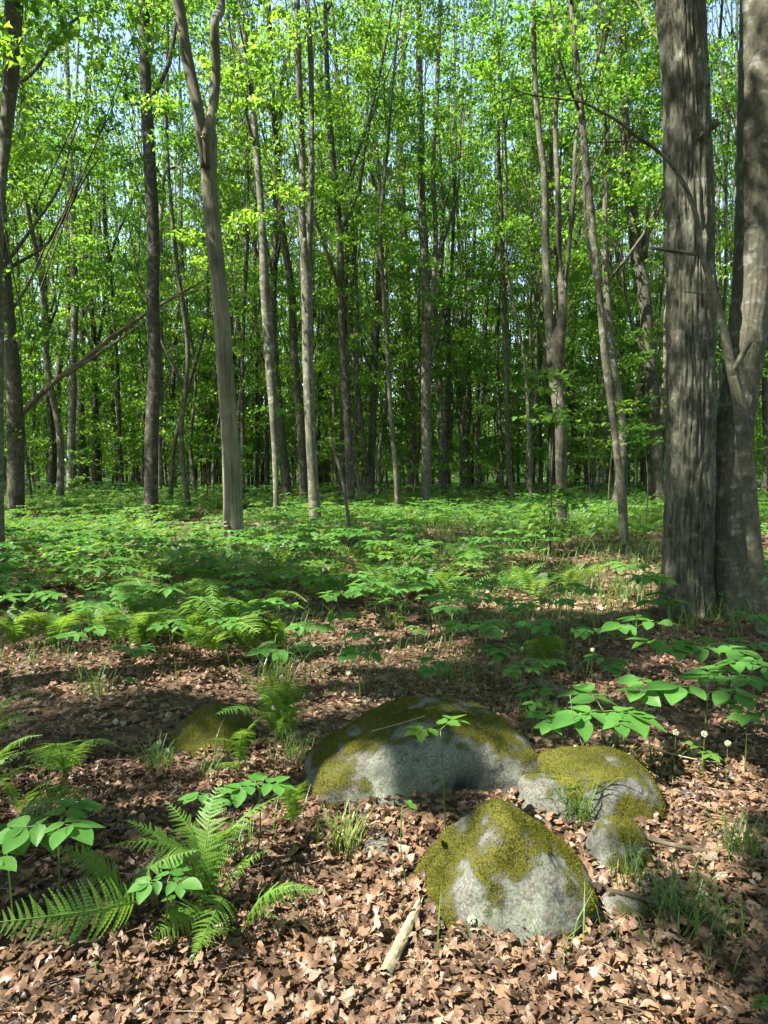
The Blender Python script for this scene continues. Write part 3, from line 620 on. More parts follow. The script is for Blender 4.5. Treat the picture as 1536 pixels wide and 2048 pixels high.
PROTO = protos()
MARK = [(-40, 'the left picture edge'), (31, 'the thick rough left trunk'), (141, 'the pale birch'), (302, 'the dark straight trunk'), (465, 'the forked dead tree'), (632, 'the tall mossy fork'), (737, 'the V-shaped maple'), (852, 'the column trunk'), (933, 'the trident maple'), (1025, 'the snapped pole'), (1122, 'the cluster maple'), (1245, 'the long lean maple'), (1319, 'the stout brown maple'), (1400, 'the double maple'), (1580, 'the right picture edge')]
def ordn(n): return f"{n}{'th' if 10 <= n % 100 <= 20 else {1: 'st', 2: 'nd', 3: 'rd'}.get(n % 10, 'th')}"
def wood():
    g = np.random.default_rng(21)
    taken = [(float(t.location[0]), float(t.location[1])) for t, _, _ in TREES]
    spots = []
    tries = 0
    while len(spots) < 275 and tries < 20000:
        tries += 1
        y = math.sqrt(g.uniform(14.0**2, 46.0**2)); x = g.uniform(-.60*y-6, .60*y+3)
        px = to_px((x, y, 0))[0]; vis = -60 < px < 1600
        if not vis and y > 34: continue
        if vis and y < 19: continue
        if any((x-a)**2+(y-b)**2 < (1.15 if y < 26 else .9)**2 for a, b in taken): continue
        taken.append((x, y)); spots.append((x, y, px, vis))
    buckets = {}
    for s in spots:
        if s[3]:
            k = max(i for i in range(len(MARK)-1) if s[2] >= MARK[i][0] or i == 0); buckets.setdefault(k, []).append(s)
    lab = {}
    for k, b in buckets.items():
        for n, s in enumerate(sorted(b, key=lambda q: q[2])): lab[s] = f"slim background maple, {ordn(n+1)} rightward between {MARK[k][1]} and {MARK[k+1][1]}"
    ring = 0  # unseen maples added round the viewer to hold back open-sky light
    while ring < 62:
        x, y = g.uniform(-16, 18), g.uniform(-18, 16)
        if math.hypot(x, y) < 4.5 or (y > -6.5 and x < 1.5) or (y > 2 and abs(to_px((x, max(y, .5), 0))[0]-768) < 1000): continue
        if any((x-a)**2+(y-b)**2 < 1.9**2 for a, b in taken): continue
        taken.append((x, y)); spots.append((x, y, 9999, False)); ring += 1
    quad_ = {}
    for q in spots:
        if not q[3]: quad_.setdefault(('left' if q[0] < 0 else 'right', 'ahead' if q[1] > 0 else 'behind'), []).append(q)
    for (a, b), L_ in quad_.items():
        for n, q in enumerate(sorted(L_, key=lambda v: math.hypot(v[0], v[1]))): lab[q] = f"slim maple out of view, {ordn(n+1)} nearest to the viewer on the {a} {b} side"
    for n, s in enumerate(spots):
        x, y, px, vis = s
        if vis: l, gr = lab[s], 'slim maples in the background'
        else: l, gr = lab[s], 'maples outside the picture'
        t = empty('maple_tree', l, 'tree', (x, y, float(hgt(x, y)[0])), g.uniform(0, 6.28), gr)
        sc_ = g.uniform(.85, 1.2); wd = sc_*g.uniform(.75, 1.35); 
        for nm, me in PROTO[n % 7]:
            if nm == 'crown': me = CROWNS_SHORT[n % 3] if (y > 23 and n % 5 < 3) else (CROWNS_MID[n % 4] if y < 29 and (vis or y < 12) else me)
            ob(nm, me, t, (0, 0, 0), (0, 0, g.uniform(0, 6.28) if nm == 'crown' else 0), (sc_,)*3 if nm == 'crown' else (wd, wd, sc_))
wood()

# ---- far wood as one mass
def far_wood():
    g = np.random.default_rng(33); mb = MB()
    for _ in range(280):
        y = math.sqrt(g.uniform(45**2, 88**2)); x = g.uniform(-.66*y-6, .66*y+6); r = g.uniform(.05, .12); z = float(hgt(x, y)[0])
        l = g.normal(size=2)*.5
        tube(mb, [[x, y, z-.2], [x+l[0]*.3, y, z+5], [x+l[0], y+l[1], z+15], [x+l[0]*1.5, y+l[1], z+27]], [r*1.2, r, r*.6, r*.15], 6, 3.0, cap=False, mat=1)
        if g.random() < .6: tube(mb, [[x+l[0]*.2, y, z+4], [x+l[0]*.3+g.normal()*.8, y, z+8], [x+g.normal()*1.8, y, z+13]], [r*.6, r*.5, r*.2], 5, 3.0, cap=False, mat=1)
    n = 3400; y = np.sqrt(g.uniform(43**2, 92**2, n)); x = g.uniform(-1, 1, n)*(.66*y+6); zc = np.where(g.random(n) < .72, g.uniform(.2, 7.0, n), g.uniform(6, 22, n))
    per = 36
    P = np.repeat(np.stack([x, y, zc], 1), per, 0)+g.normal(size=(n*per, 3))*np.array([1.0, 1.0, .5])
    P[:, 2] = np.maximum(P[:, 2], hgt(P[:, 0], P[:, 1])+.1)
    tint = np.clip(np.repeat(g.random(n), per)*.6+g.random(n*per)*.4, 0, 1); k = n*per
    quad = (np.array([[0, 0, 0], [.5, .5, .08], [0, 1, -.1], [-.5, .5, .08]]), np.array([[0, 1, 2, 3]]))
    scatter(mb, quad[0], quad[1], P, rots(g.random(k)*6.28, g.normal(size=k)*.8-.2, g.normal(size=k)*.8), g.uniform(.16, .30, k), tint, 0)
    n = 1900; y = np.sqrt(g.uniform(46**2, 66**2, n)); x = g.uniform(-1, 1, n)*(.66*y+6); per = 36; k = n*per       # high crowns
    P = np.repeat(np.stack([x, y, g.uniform(8, 31, n)], 1), per, 0)+g.normal(size=(k, 3))*np.array([1.0, 1.0, .5])
    scatter(mb, quad[0], quad[1], P, rots(g.random(k)*6.28, g.normal(size=k)*.8-.2, g.normal(size=k)*.8), g.uniform(.17, .30, k), np.clip(np.repeat(g.random(n), per)*.6+g.random(k)*.4, 0, 1), 0)
    n = 1300; y = np.sqrt(g.uniform(70**2, 97**2, n)); x = g.uniform(-1, 1, n)*(.68*y+6); per = 30; k = n*per
    P = np.repeat(np.stack([x, y, g.uniform(.2, 8, n)], 1), per, 0)+g.normal(size=(k, 3))*np.array([1.3, 1.0, .7]); P[:, 2] = np.maximum(P[:, 2], hgt(P[:, 0], P[:, 1])+.1)
    scatter(mb, quad[0], quad[1], P, rots(g.random(k)*6.28, g.normal(size=k)*.6-.2, g.normal(size=k)*.6), g.uniform(.3, .55, k), np.clip(np.repeat(g.random(n), per)*.6+g.random(k)*.4, 0, 1), 0)
    o = ob('distant_woods', mb.mesh('distant_woods', [M['canopy'], M['bark']], smooth=False))
    tag(o, 'mass of distant trunks and green leaves closing the view', 'woods', kind='stuff')
far_wood()

# ------------------------------------------------------------------ boulders
def icos(sub):
    import bmesh
    bm = bmesh.new(); bmesh.ops.create_icosphere(bm, subdivisions=sub, radius=1.0)
    v = np.array([x.co[:] for x in bm.verts]); f = np.array([[q.index for q in p.verts] for p in bm.faces]); bm.free(); return v, f
ICO5, ICO6 = icos(5), icos(6)
def boulder(name, label, center, planes, rough=.03, moss=None, lichen=None, p=14, dent=None, ico=ICO6, seed=0, tufts=4000, rz=0.0, scl=(1, 1, 1)):
    D, Fc = ico
    n_ = np.array([q[:3] for q in planes], float); n_ /= np.linalg.norm(n_, axis=1)[:, None]; h = np.array([q[3] for q in planes])
    if rz:
        c, s = math.cos(rz), math.sin(rz); n_ = n_ @ np.array([[c, s, 0], [-s, c, 0], [0, 0, 1]])
    u = np.maximum(D @ n_.T, 0)/h[None]; r = 1/np.power(np.sum(u**p, 1), 1/p)
    V = D*r[:, None]*np.array(scl)
    for amp, fr in ((rough, 4.0), (rough*.45, 11.0), (rough*.2, 30.0)):
        V = V + D*((fbm(V*fr+seed*5.1, 40+seed, 3)-.5)*2*amp)[:, None]
    if dent:
        for c, rad, dep in dent:
            c = np.asarray(c); d2 = np.sum((V-c)**2, 1); V = V - D*(dep*np.exp(-d2/rad**2))[:, None]
    me0 = V; e1 = V[Fc[:, 1]]-V[Fc[:, 0]]; e2 = V[Fc[:, 2]]-V[Fc[:, 0]]; fn = np.cross(e1, e2)
    vnorm = np.zeros_like(V)
    for k in range(3): np.add.at(vnorm, Fc[:, k], fn)
    vnorm /= np.linalg.norm(vnorm, axis=1)[:, None]+1e-12
    W = V+np.asarray(center)
    mo = np.clip(moss(V, vnorm, W), 0, 1); li = np.clip(lichen(V, vnorm, W), 0, 1)
    bm_ = np.clip((mo+(fbm(W*5.5, 88, 3)-.5)*1.2+(fbm(W*14.0, 90, 3)-.5)*1.5-.30)*1.7, 0, 1)       # cushions of moss stand proud of the stone
    V = V+vnorm*(bm_*(.001+.010*fbm(W*26.0, 91, 3)))[:, None]; W = V+np.asarray(center)
    t = empty(name, label, 'boulder', tuple(center)) if tufts else None
    mb = MB(); mb.add(V, Fc); me = mb.mesh('stone', M['rock'], extra={'moss': bm_, 'lichen': li})
    if not tufts:
        return tag(ob(name, me, None, tuple(center)), label, 'stone')
    ob('stone', me, t)
    g = np.random.default_rng(60+seed); area = np.linalg.norm(fn, axis=1)*.5
    wgt = np.clip((bm_-.3)*1.5, 0, 1)**2.2; fw = area*wgt[Fc].mean(1)*(W[Fc].mean(1)[:, 2] > -.02)
    if fw.sum() > 0:
        k = g.choice(len(Fc), tufts, p=fw/fw.sum()); b = g.dirichlet((1, 1, 1), tufts)
        P = np.einsum('nk,nkj->nj', b, V[Fc[k]]); nn = vnorm[Fc[k, 0]]
        tip = nn+g.normal(size=(tufts, 3))*.55; tip /= np.linalg.norm(tip, axis=1)[:, None]
        sd_ = np.cross(tip, g.normal(size=(tufts, 3))); sd_ /= np.linalg.norm(sd_, axis=1)[:, None]
        hh = g.uniform(.003, .0075, tufts)[:, None]*(.6+.8*fbm(P*25, 3, 2))[:, None]; ww = g.uniform(.0015, .0035, tufts)[:, None]
        A = P-nn*.002+sd_*ww; B = P-nn*.002-sd_*ww; C = P+tip*hh
        vv = np.stack([A, B, C], 1).reshape(-1, 3); ff = np.arange(tufts*3).reshape(-1, 3)
        m2 = MB(); m2.add(vv, ff, np.repeat(np.clip(g.random(tufts)*.6+.5*fbm(P*8, 5, 2), 0, 1), 3))
        mo_ = ob('moss', m2.mesh('moss', M['moss'], smooth=False), t); mo_['kind'] = 'stuff'
    return t
def seat(px, py, dz=0.0):
    q = gp(px, py); q[2] += dz; return q

# big boulder: two humps with a hollow facing the viewer
c = at_z(845, 1560, .10); c[1] = 3.12; c[0] = .205; c[2] = .05
boulder('boulder', 'broad low mossy boulder with pale lichen face and hollow, behind the wedge boulder', c,
        [(-1, -.12, .12, .50), (-.9, -.5, .25, .47), (-.42, -.05, .9, .30), (.05, .1, 1, .345), (.5, -.05, .86, .345), (.9, -.1, .35, .46), (.95, .4, .1, .48), (0, 1, .2, .40), (-.6, .8, .2, .44), (-.3, -.95, .42, .31), (.1, -1, .75, .31), (.35, -1, .45, .33), (.7, -.75, .3, .44), (0, 0, -1, .3)],
        .036, lambda V, n, W: .42+.75*(n[:, 2]-.50)+.55*np.exp(-((V[:, 0]+.42)/.12)**2)+.25*np.exp(-((V[:, 0]-.42)/.14)**2)-.9*np.exp(-(((V[:, 0]-.02)/.22)**2+((V[:, 2]-.08)/.13)**2))*(V[:, 1] < .05),
        lambda V, n, W: .25+.75*np.exp(-(((V[:, 0]-.0)/.30)**2+((V[:, 2]-.10)/.20)**2))+.2*(n[:, 2] < .4),
        12, [((.22, -.27, .05), .13, .17), ((.36, -.22, .02), .12, .10)], seed=1, tufts=26000, scl=(1.17, 1, .93))
# front wedge
c = at_z(1022, 1770, .08); c[1] = 2.34; c[0] = .43; c[2] = .02
boulder('boulder', 'wedge-shaped boulder in front with white lichen face and mossy peak', c,
        [(-.10, -1, .55, .20), (.42, -.95, .35, .235), (-.75, -.12, .64, .205), (-1, -.1, .1, .275), (.70, .0, .70, .215), (1, -.2, -.05, .275), (0, 1, .55, .22), (.6, .8, .3, .28), (-.6, .8, .3, .27), (.55, -1, -.25, .235), (-.3, -1, -.1, .25), (-.65, -.75, .35, .235), (0, 0, -1, .2), (0, -.1, 1, .33)],
        .02, lambda V, n, W: .47+1.9*(V[:, 2]-.07)+.65*np.exp(-((V[:, 0]+.25)/.07)**2)+.5*np.exp(-((V[:, 0]-.25)/.07)**2)*(V[:, 2] > -.02)-.35*np.exp(-(((V[:, 0]-.06)/.14)**2+((V[:, 2]-.0)/.10)**2)),
        lambda V, n, W: .42+.45*np.exp(-(((V[:, 0]-.03)/.2)**2+((V[:, 2]-.03)/.11)**2)), 17, seed=2, tufts=22000, scl=(1.14, 1.05, 1.0))
# right mossy rock
c = at_z(1180, 1600, .08); c[1] = 2.96; c[0] = .935; c[2] = .03
boulder('boulder', 'low rounded boulder wholly covered in golden moss, right of the wedge boulder', c,
        [(-1, 0, .3, .26), (-.3, -.2, 1, .20), (.35, -.1, 1, .205), (.8, -.1, .65, .25), (1, 0, 0, .31), (0, -1, .45, .17), (0, 1, .4, .22), (.5, -.9, .3, .22), (-.6, -.9, .2, .23), (0, 0, -1, .2), (0, 0, 1, .20)],
        .02, lambda V, n, W: .75+.25*n[:, 2]-.5*np.exp(-(((V[:, 0]-.03)/.09)**2+((V[:, 2]-.14)/.05)**2)), lambda V, n, W: .4+0*V[:, 0], 10, seed=3, tufts=16000)
c = seat(1082, 1612, .015)
boulder('boulder', 'small bare grey stone wedged beside the golden mossy boulder', c, [(-1, 0, .2, .10), (1, 0, .3, .12), (0, -1, .5, .09), (0, 1, .3, .12), (0, 0, 1, .10), (0, 0, -1, .1), (-.6, -.5, .8, .1)],
        .01, lambda V, n, W: .25+0*V[:, 0], lambda V, n, W: .4+0*V[:, 0], 8, ico=ICO5, seed=4, tufts=0)
c = seat(1247, 1725, .04)
boulder('boulder', 'dark green mossy stone below the golden mossy boulder', c, [(-1, 0, .3, .115), (1, -.1, .25, .10), (.4, -.9, .2, .085), (-.3, -1, .4, .085), (0, 1, .3, .10), (0, -.1, 1, .105), (.6, 0, .7, .105), (0, 0, -1, .1)],
        .01, lambda V, n, W: .5+.35*n[:, 2], lambda V, n, W: .35+0*V[:, 0], 9, ico=ICO5, seed=5, tufts=4000)
c = seat(1250, 1825, -.005)
boulder('boulder', 'flat dark stone half buried under a thin branch at lower right', c, [(-1, 0, .3, .075), (1, 0, .3, .075), (0, -1, .5, .055), (0, 1, .3, .07), (0, 0, 1, .05), (0, 0, -1, .06)],
        .006, lambda V, n, W: .45+0*V[:, 0], lambda V, n, W: .2+0*V[:, 0], 7, ico=ICO5, seed=6, tufts=0)
c = seat(425, 1490, .03)
boulder('boulder', 'dark moss-covered stone left of the big boulder, by ferns', c, [(-1, 0, .35, .20), (1, 0, .3, .20), (0, -1, .55, .13), (0, 1, .3, .2), (.3, 0, 1, .15), (-.5, 0, .9, .15), (0, 0, -1, .15)],
        .014, lambda V, n, W: .8+0*V[:, 0], lambda V, n, W: .3+0*V[:, 0], 8, seed=7, ico=ICO5, tufts=7000)
c = seat(752, 1700, .0)
boulder('boulder', 'small flat tan stone in the leaves before the big boulder', c, [(-1, 0, .4, .05), (1, 0, .4, .055), (0, -1, .5, .04), (0, 1, .4, .05), (0, -.1, 1, .035), (0, 0, -1, .04)],
        .005, lambda V, n, W: .0*V[:, 0], lambda V, n, W: .3+0*V[:, 0], 7, ico=ICO5, seed=8, tufts=0)
BLOCK = [(.20, 3.12, .56, .30), (.43, 2.34, .22, .16), (.90, 2.98, .25, .15)]      # boulder footprints (x, y, rx, ry)
def outside(x, y, k=1.0):
    ok = np.ones(len(x), bool)
    for a, b, rx, ry in BLOCK: ok &= ((x-a)/(rx*k))**2+((y-b)/(ry*k))**2 > 1
    return ok

# ------------------------------------------------------------------ leaf litter
def dry_leaf(g, hi=True):
    v, f = (MAPLE_HI if hi else MAPLE_LO); v = v.copy(); v[:, :2] *= g.uniform(.75, 1.15, 2); v[1:, :2] += g.normal(size=(len(v)-1, 2))*.06; v[:, 1] -= .4
    a = g.uniform(-.9, .9); b = g.uniform(-.9, .9); c_ = g.uniform(-.6, .6)
    th = g.uniform(0, 3.1); u = v[:, 0]*math.cos(th)+v[:, 1]*math.sin(th)
    v[:, 2] = a*u**2+b*v[:, 0]*v[:, 1]+c_*np.abs(v[:, 0])*.5+g.normal(size=len(v))*.04
    k = g.uniform(.3, 2.6)*g.choice([-1, 1]); th = g.uniform(0, 3.1); ca, sa = math.cos(th), math.sin(th)      # curl about an axis in the leaf
    u = v[:, 0]*ca+v[:, 1]*sa; w_ = -v[:, 0]*sa+v[:, 1]*ca; uu = np.sin(u*k)/k; zz = v[:, 2]+(1-np.cos(u*k))/k
    return np.stack([uu*ca-w_*sa, uu*sa+w_*ca, zz], 1), f
def frag(g):      # torn pieces and curled scraps
    n = int(g.integers(5, 8)); a = np.sort(g.random(n)*6.28); r = g.uniform(.2, .6, n); o = np.stack([r*np.cos(a), r*np.sin(a)*g.uniform(.4, 1), 0*r], 1); v, f = fan(o)
    k = g.uniform(.5, 3.2)*g.choice([-1, 1]); v[:, 2] = (1-np.cos(v[:, 0]*k))/k+g.normal(size=len(v))*.05; v[:, 0] = np.sin(v[:, 0]*k)/k
    return v, f
def litter():
    g = np.random.default_rng(12); T = [dry_leaf(g) for _ in range(12)]+[frag(g) for _ in range(12)]; TL = [dry_leaf(g, False) for _ in range(6)]
    mb = MB(); singles = []
    for (y0, y1, dens, tmpl, sz) in ((1.45, 3.6, 2700, T, (.016, .066)), (3.6, 6.5, 760, T, (.026, .07)), (6.5, 13, 130, TL, (.06, .11)), (13, 32, 22, TL, (.08, .15))):
        n = int(dens*.64*(y1**2-y0**2)); y = np.sqrt(g.uniform(y0**2, y1**2, n)); x = g.uniform(-.64, .64, n)*y
        k = outside(x, y, .9); x, y = x[k], y[k]; n = len(x)
        z = hgt(x, y)+g.uniform(.0, .04 if y1 < 7 else .02, n)
        pos = np.stack([x, y, z], 1); tint = g.random(n)**1.05
        rr = fbm(np.stack([x*1.2, y*1.2, 0*x], 1), 70, 2); tint = np.clip(tint*.78+(rr-.5)*1.1-.03, 0, 1)
        w_ = g.integers(0, len(tmpl), n); s = sz[0]+(sz[1]-sz[0])*g.random(n)**1.3
        R = rots(g.random(n)*6.28, g.normal(size=n)*.4, g.normal(size=n)*.4)
        if y1 < 4:
            order = np.argsort(y)[:7000]; order = order[w_[order] < 12]; pick = g.choice(order, 300, replace=False); pm = np.zeros(n, bool); pm[pick] = True
            pos[pm, 2] += .012; s[pm] *= 1.15
            for i in np.where(pm)[0]: singles.append((pos[i], R[i], s[i], w_[i]))
        else: pm = np.zeros(n, bool)
        for k_ in range(len(tmpl)):
            sel = (w_ == k_) & ~pm; scatter(mb, tmpl[k_][0], tmpl[k_][1], pos[sel], R[sel], s[sel], tint[sel])
    # leaves resting on the boulders' tops and cracks are part of the same litter
    tw = g.integers(0, 1, 1)      # straw, petioles and small twigs
    for (y0, y1, n) in ((1.45, 3.6, 900), (3.6, 8, 900)):
        y = np.sqrt(g.uniform(y0**2, y1**2, n)); x = g.uniform(-.62, .62, n)*y; k = outside(x, y, .95); x, y = x[k], y[k]; n = len(x)
        tv = np.array([[0, -.5, 0], [.012, 0, .05], [-.012, 0, .05], [.0, 0, .075], [.05, .5, 0]])*np.array([1, 1, 1]); tf = np.array([[0, 1, 3], [0, 3, 2], [4, 3, 1], [4, 2, 3]])
        scatter(mb, tv*np.array([.35, 1, .5]), tf, np.stack([x, y, hgt(x, y)+g.uniform(.02, .045, n)], 1), rots(g.random(n)*6.28, g.normal(size=n)*.2, g.normal(size=n)*.3), g.uniform(.05, .22, n), np.where(g.random(n) < .5, .78+.2*g.random(n), .05+.2*g.random(n)))
    o = ob('leaf_litter', mb.mesh('leaf_litter', M['litter'], smooth=True)); tag(o, 'dry brown maple leaf litter covering the forest floor', 'leaf litter', kind='stuff')
    mes = []
    for v, f in T[:12]:
        m1 = MB(); m1.add(v, f); mes.append(m1.mesh('fallen_leaf', M['litter_o'], smooth=True))
    for p_, R_, s_, k_ in singles:
        q = ob('fallen_leaf', mes[k_], GROUND, tuple(p_), Matrix(R_.tolist()), float(s_))
litter()

# ------------------------------------------------------------------ grass
def blade(mb, g, p, h, lean, w_, tint):
    a = g.uniform(0, 6.28); d = np.array([math.cos(a), math.sin(a), 0]); s = np.array([-d[1], d[0], 0])*w_
    c1 = p+d*lean*.25+np.array([0, 0, h*.5]); c2 = p+d*lean*.62+np.array([0, 0, h*.86]); c3 = p+d*lean*1.1+np.array([0, 0, h*.82])
    mb.add([p-s, p+s, c1+s, c1-s, c2+s*.8, c2-s*.8, c3], [np.array([[0, 1, 2, 3], [3, 2, 4, 5]]), np.array([[5, 4, 6]])], tint)
def tuft(px, py, n, h, spread, label, green=.4, dead=.15):
    g = np.random.default_rng(int(px*3+py)); b = gp(px, py); mb = MB()
    for k in range(n):
        q = np.array([g.normal()*spread*.25, g.normal()*spread*.25, -.01]); hh = h*g.uniform(.5, 1.15)
        blade(mb, g, q, hh, hh*g.uniform(.25, 1.1), .0016+.0009*g.random(), .95 if g.random() < dead else np.clip(green+g.normal()*.18, 0, .8))
    return tag(ob('grass_tuft', mb.mesh('grass_tuft', M['grass'], smooth=False), None, tuple(b)), label, 'grass', 'loose tufts of woodland grass')
for a in [(322, 1545, 55, .17, .12, 'bright arching grass tuft beside the small mossy stone', .6), (690, 1700, 90, .17, .16, 'pale straw-coloured tuft at the left foot of the big boulder', .75, .6),
          (1150, 1640, 110, .2, .16, 'lush green tuft growing between wedge and golden mossy boulders', .45), (1255, 1770, 40, .17, .12, 'thin tuft drooping over the dark green stone', .5),
          (1360, 1840, 75, .2, .22, 'wispy tuft at lower right below the thin dark branch', .45), (1490, 1720, 70, .2, .2, 'tuft near the right edge, behind the thin dark branch', .45),
          (1440, 1880, 60, .15, .3, 'sparse low grass at the lower right edge', .5, .3), (600, 1525, 60, .2, .2, 'shaded tuft left of the big boulder', .35), (190, 1395, 50, .25, .2, 'tuft with broad dark blades before the fern bed', .35),
          (110, 1545, 40, .15, .2, 'faint tuft between the left ferns', .35), (415, 1560, 30, .16, .12, 'short tuft beside the yellow leaf', .4), (790, 1255, 60, .25, .2, 'sunlit yellow-green tuft in mid floor', .75), (1035, 1275, 70, .25, .3, 'sunlit tuft below the mid-floor plants right of centre', .7),
          (545, 1365, 60, .3, .4, 'tall thin grass behind the centre fern', .4), (900, 1360, 80, .25, .5, 'sparse shaded grass behind the big boulder', .35), (1105, 1340, 60, .25, .4, 'grass patch below the small ferns right of centre', .45), (1245, 1185, 70, .25, .4, 'bright grass patch left of the double maple', .75), (480, 1720, 30, .15, .15, 'few blades under the centre ferns', .4), (1210, 1620, 35, .12, .1, 'short blades in front of the golden mossy boulder', .5)]:
    tuft(*a)
def grass_field():
    g = np.random.default_rng(44); mb = MB(); n = 42000
    y = np.sqrt(g.uniform(5.2**2, 26**2, n)); x = g.uniform(-.62, .62, n)*y
    d = fbm(np.stack([x*.45, y*.45, 0*x], 1), 15, 3); cen = np.exp(-(((x-1.2)/3.0)**2+((y-11.5)/5)**2))
    k = (d+.25*cen+g.random(n)*.12 > .60); x, y = x[k], y[k]; n = len(x)
    z = hgt(x, y); h = g.uniform(.12, .30, n); a = g.random(n)*6.28
    tv = np.array([[-.012, 0, 0], [.012, 0, 0], [.012, .22, .55], [-.012, .22, .55], [0, .7, .95]]); tf = [np.array([[0, 1, 2, 3]]), np.array([[3, 2, 4]])]
    scatter(mb, tv*np.array([1.6, 1, 1]), tf, np.stack([x, y, z], 1), rots(a, 0*a, 0*a), h, np.clip(.3+.35*g.random(n), 0, 1))
    n = 5000; y = np.sqrt(g.uniform(2.0**2, 7**2, n)); x = g.uniform(-.62, .62, n)*y; d = fbm(np.stack([x*1.1, y*1.1, 0*x], 1), 25, 2)
    k = (d+g.random(n)*.15+.06*(x > .6) > .66) & outside(x, y, 1.0); x, y = x[k], y[k]; n = len(x); a = g.random(n)*6.28
    scatter(mb, tv*np.array([1.0, 1, 1]), tf, np.stack([x, y, hgt(x, y)], 1), rots(a, 0*a, 0*a), g.uniform(.07, .2, n), np.clip(.3+.5*g.random(n), 0, 1))
    tag(ob('grass', mb.mesh('grass', M['grass'], smooth=False)), 'fine green woodland grass spread over the mid floor', 'grass', kind='stuff')
grass_field()

# ------------------------------------------------------------------ broad-leaved plants
def leaflet_mesh(g, toothed=False):
    n = 7; t_ = np.linspace(0, 1, n); wd = np.sin(np.pi*t_**.85)**.8*.36*(1-.18*t_); wd[-1] = .012; wd[0] = .015
    if toothed: wd = wd*(1+.16*np.where(np.arange(n) % 2, 1, -1))
    droop = g.uniform(.05, .22); fo = g.uniform(.08, .28); tw = g.uniform(-.12, .12)
    v = []
    for k in range(n):
        z = -droop*t_[k]**2; w_ = wd[k]
        v += [[-w_, t_[k], z+fo*w_+tw*w_*t_[k]], [-w_*.5, t_[k], z+fo*.3*w_-.006], [0, t_[k], z-.01], [w_*.5, t_[k], z+fo*.3*w_-.006], [w_, t_[k], z+fo*w_-tw*w_*t_[k]]]
    f = [[5*k+j, 5*k+j+1, 5*k+6+j, 5*k+5+j] for k in range(n-1) for j in range(4)]
    return np.array(v), np.array(f)
gl = np.random.default_rng(8)
LT = [leaflet_mesh(gl) for _ in range(6)]; LTT = [leaflet_mesh(gl, True) for _ in range(3)]
def mk(v, f, mat, nm):
    b_ = MB(); b_.add(v, f, .5); return b_.mesh(nm, mat, smooth=True)
LM = [mk(v, f, M['broad'], 'leaflet') for v, f in LT]; LMT = [mk(v, f, M['sapling'], 'leaflet') for v, f in LTT]
def plant_frame(g, h, W, groups=3, per=5, a0=None):
    """stem curve, petioles, leaflet placements (position, yaw, pitch, roll, length)"""
    a0 = g.uniform(0, 6.28) if a0 is None else a0
    top = np.array([g.normal()*.04*h, g.normal()*.04*h, h]); pet, lf = [], []
    for q in range(groups):
        a = a0+q*2*np.pi/groups+g.normal()*.22; d = np.array([math.cos(a), math.sin(a), 0]); pl = W*.24*g.uniform(.85, 1.2)
        e = top+d*pl+np.array([0, 0, pl*g.uniform(.05, .35)]); pet.append([top, (top+e)/2+np.array([0, 0, .012]), e])
        ll = W*.31
        spec = [(0, 1.0, 0)]
        if per >= 3: spec += [(1.05, .92, 0), (-1.05, .92, 0)]
        if per >= 5: spec += [(1.6, .72, .42), (-1.6, .72, .42)]
        for da, s, back in spec:
            yaw = a+da+g.normal()*.12; lf.append((e-d*pl*back, yaw-np.pi/2, g.normal()*.12-.12, g.normal()*.15, ll*s*g.uniform(.88, 1.12)))
    return top, pet, lf
NPL = 0
def broad_plant(px, py, wpx, label, h=.34, groups=3, per=5, toothed=False, name='sarsaparilla_plant', group='broad-leaved woodland plants', a0=None, cat='plant'):
    global NPL; NPL += 1
    g = np.random.default_rng(900+NPL); c_ = at_z(px, py, h)
    for _ in range(2): c_ = at_z(px, py, h+float(hgt(c_[0], c_[1])[0]))
    z0 = float(hgt(c_[0], c_[1])[0]); W = wpx*mpp(c_[1])*1.15
    W = min(W, 1.2)
    t = empty(name, label, cat, (c_[0], c_[1], z0), group=group)
    top, pet, lf = plant_frame(g, h, W, groups, per, a0)
    mb = MB(); r = .0022+.004*W
    tube(mb, [[g.normal()*.02, g.normal()*.02, -.02], [top[0]*.4, top[1]*.4, h*.5], top], [r, r*.85, r*.7], 6, .08, tint=.6)
    ob('stem', mb.mesh('stem', M['grass']), t)
    for q in pet:
        mb = MB(); tube(mb, q, [r*.6, r*.5, r*.4], 5, .06, tint=.6); ob('petiole', mb.mesh('petiole', M['grass']), t)
    for (p_, yw, pi_, ro, ln) in lf:
        ob('leaflet', (LMT if toothed else LM)[g.integers(0, 3 if toothed else 6)], t, tuple(p_), Matrix(rots(np.array([yw]), np.array([pi_]), np.array([ro]))[0].tolist()), float(ln))
    return t
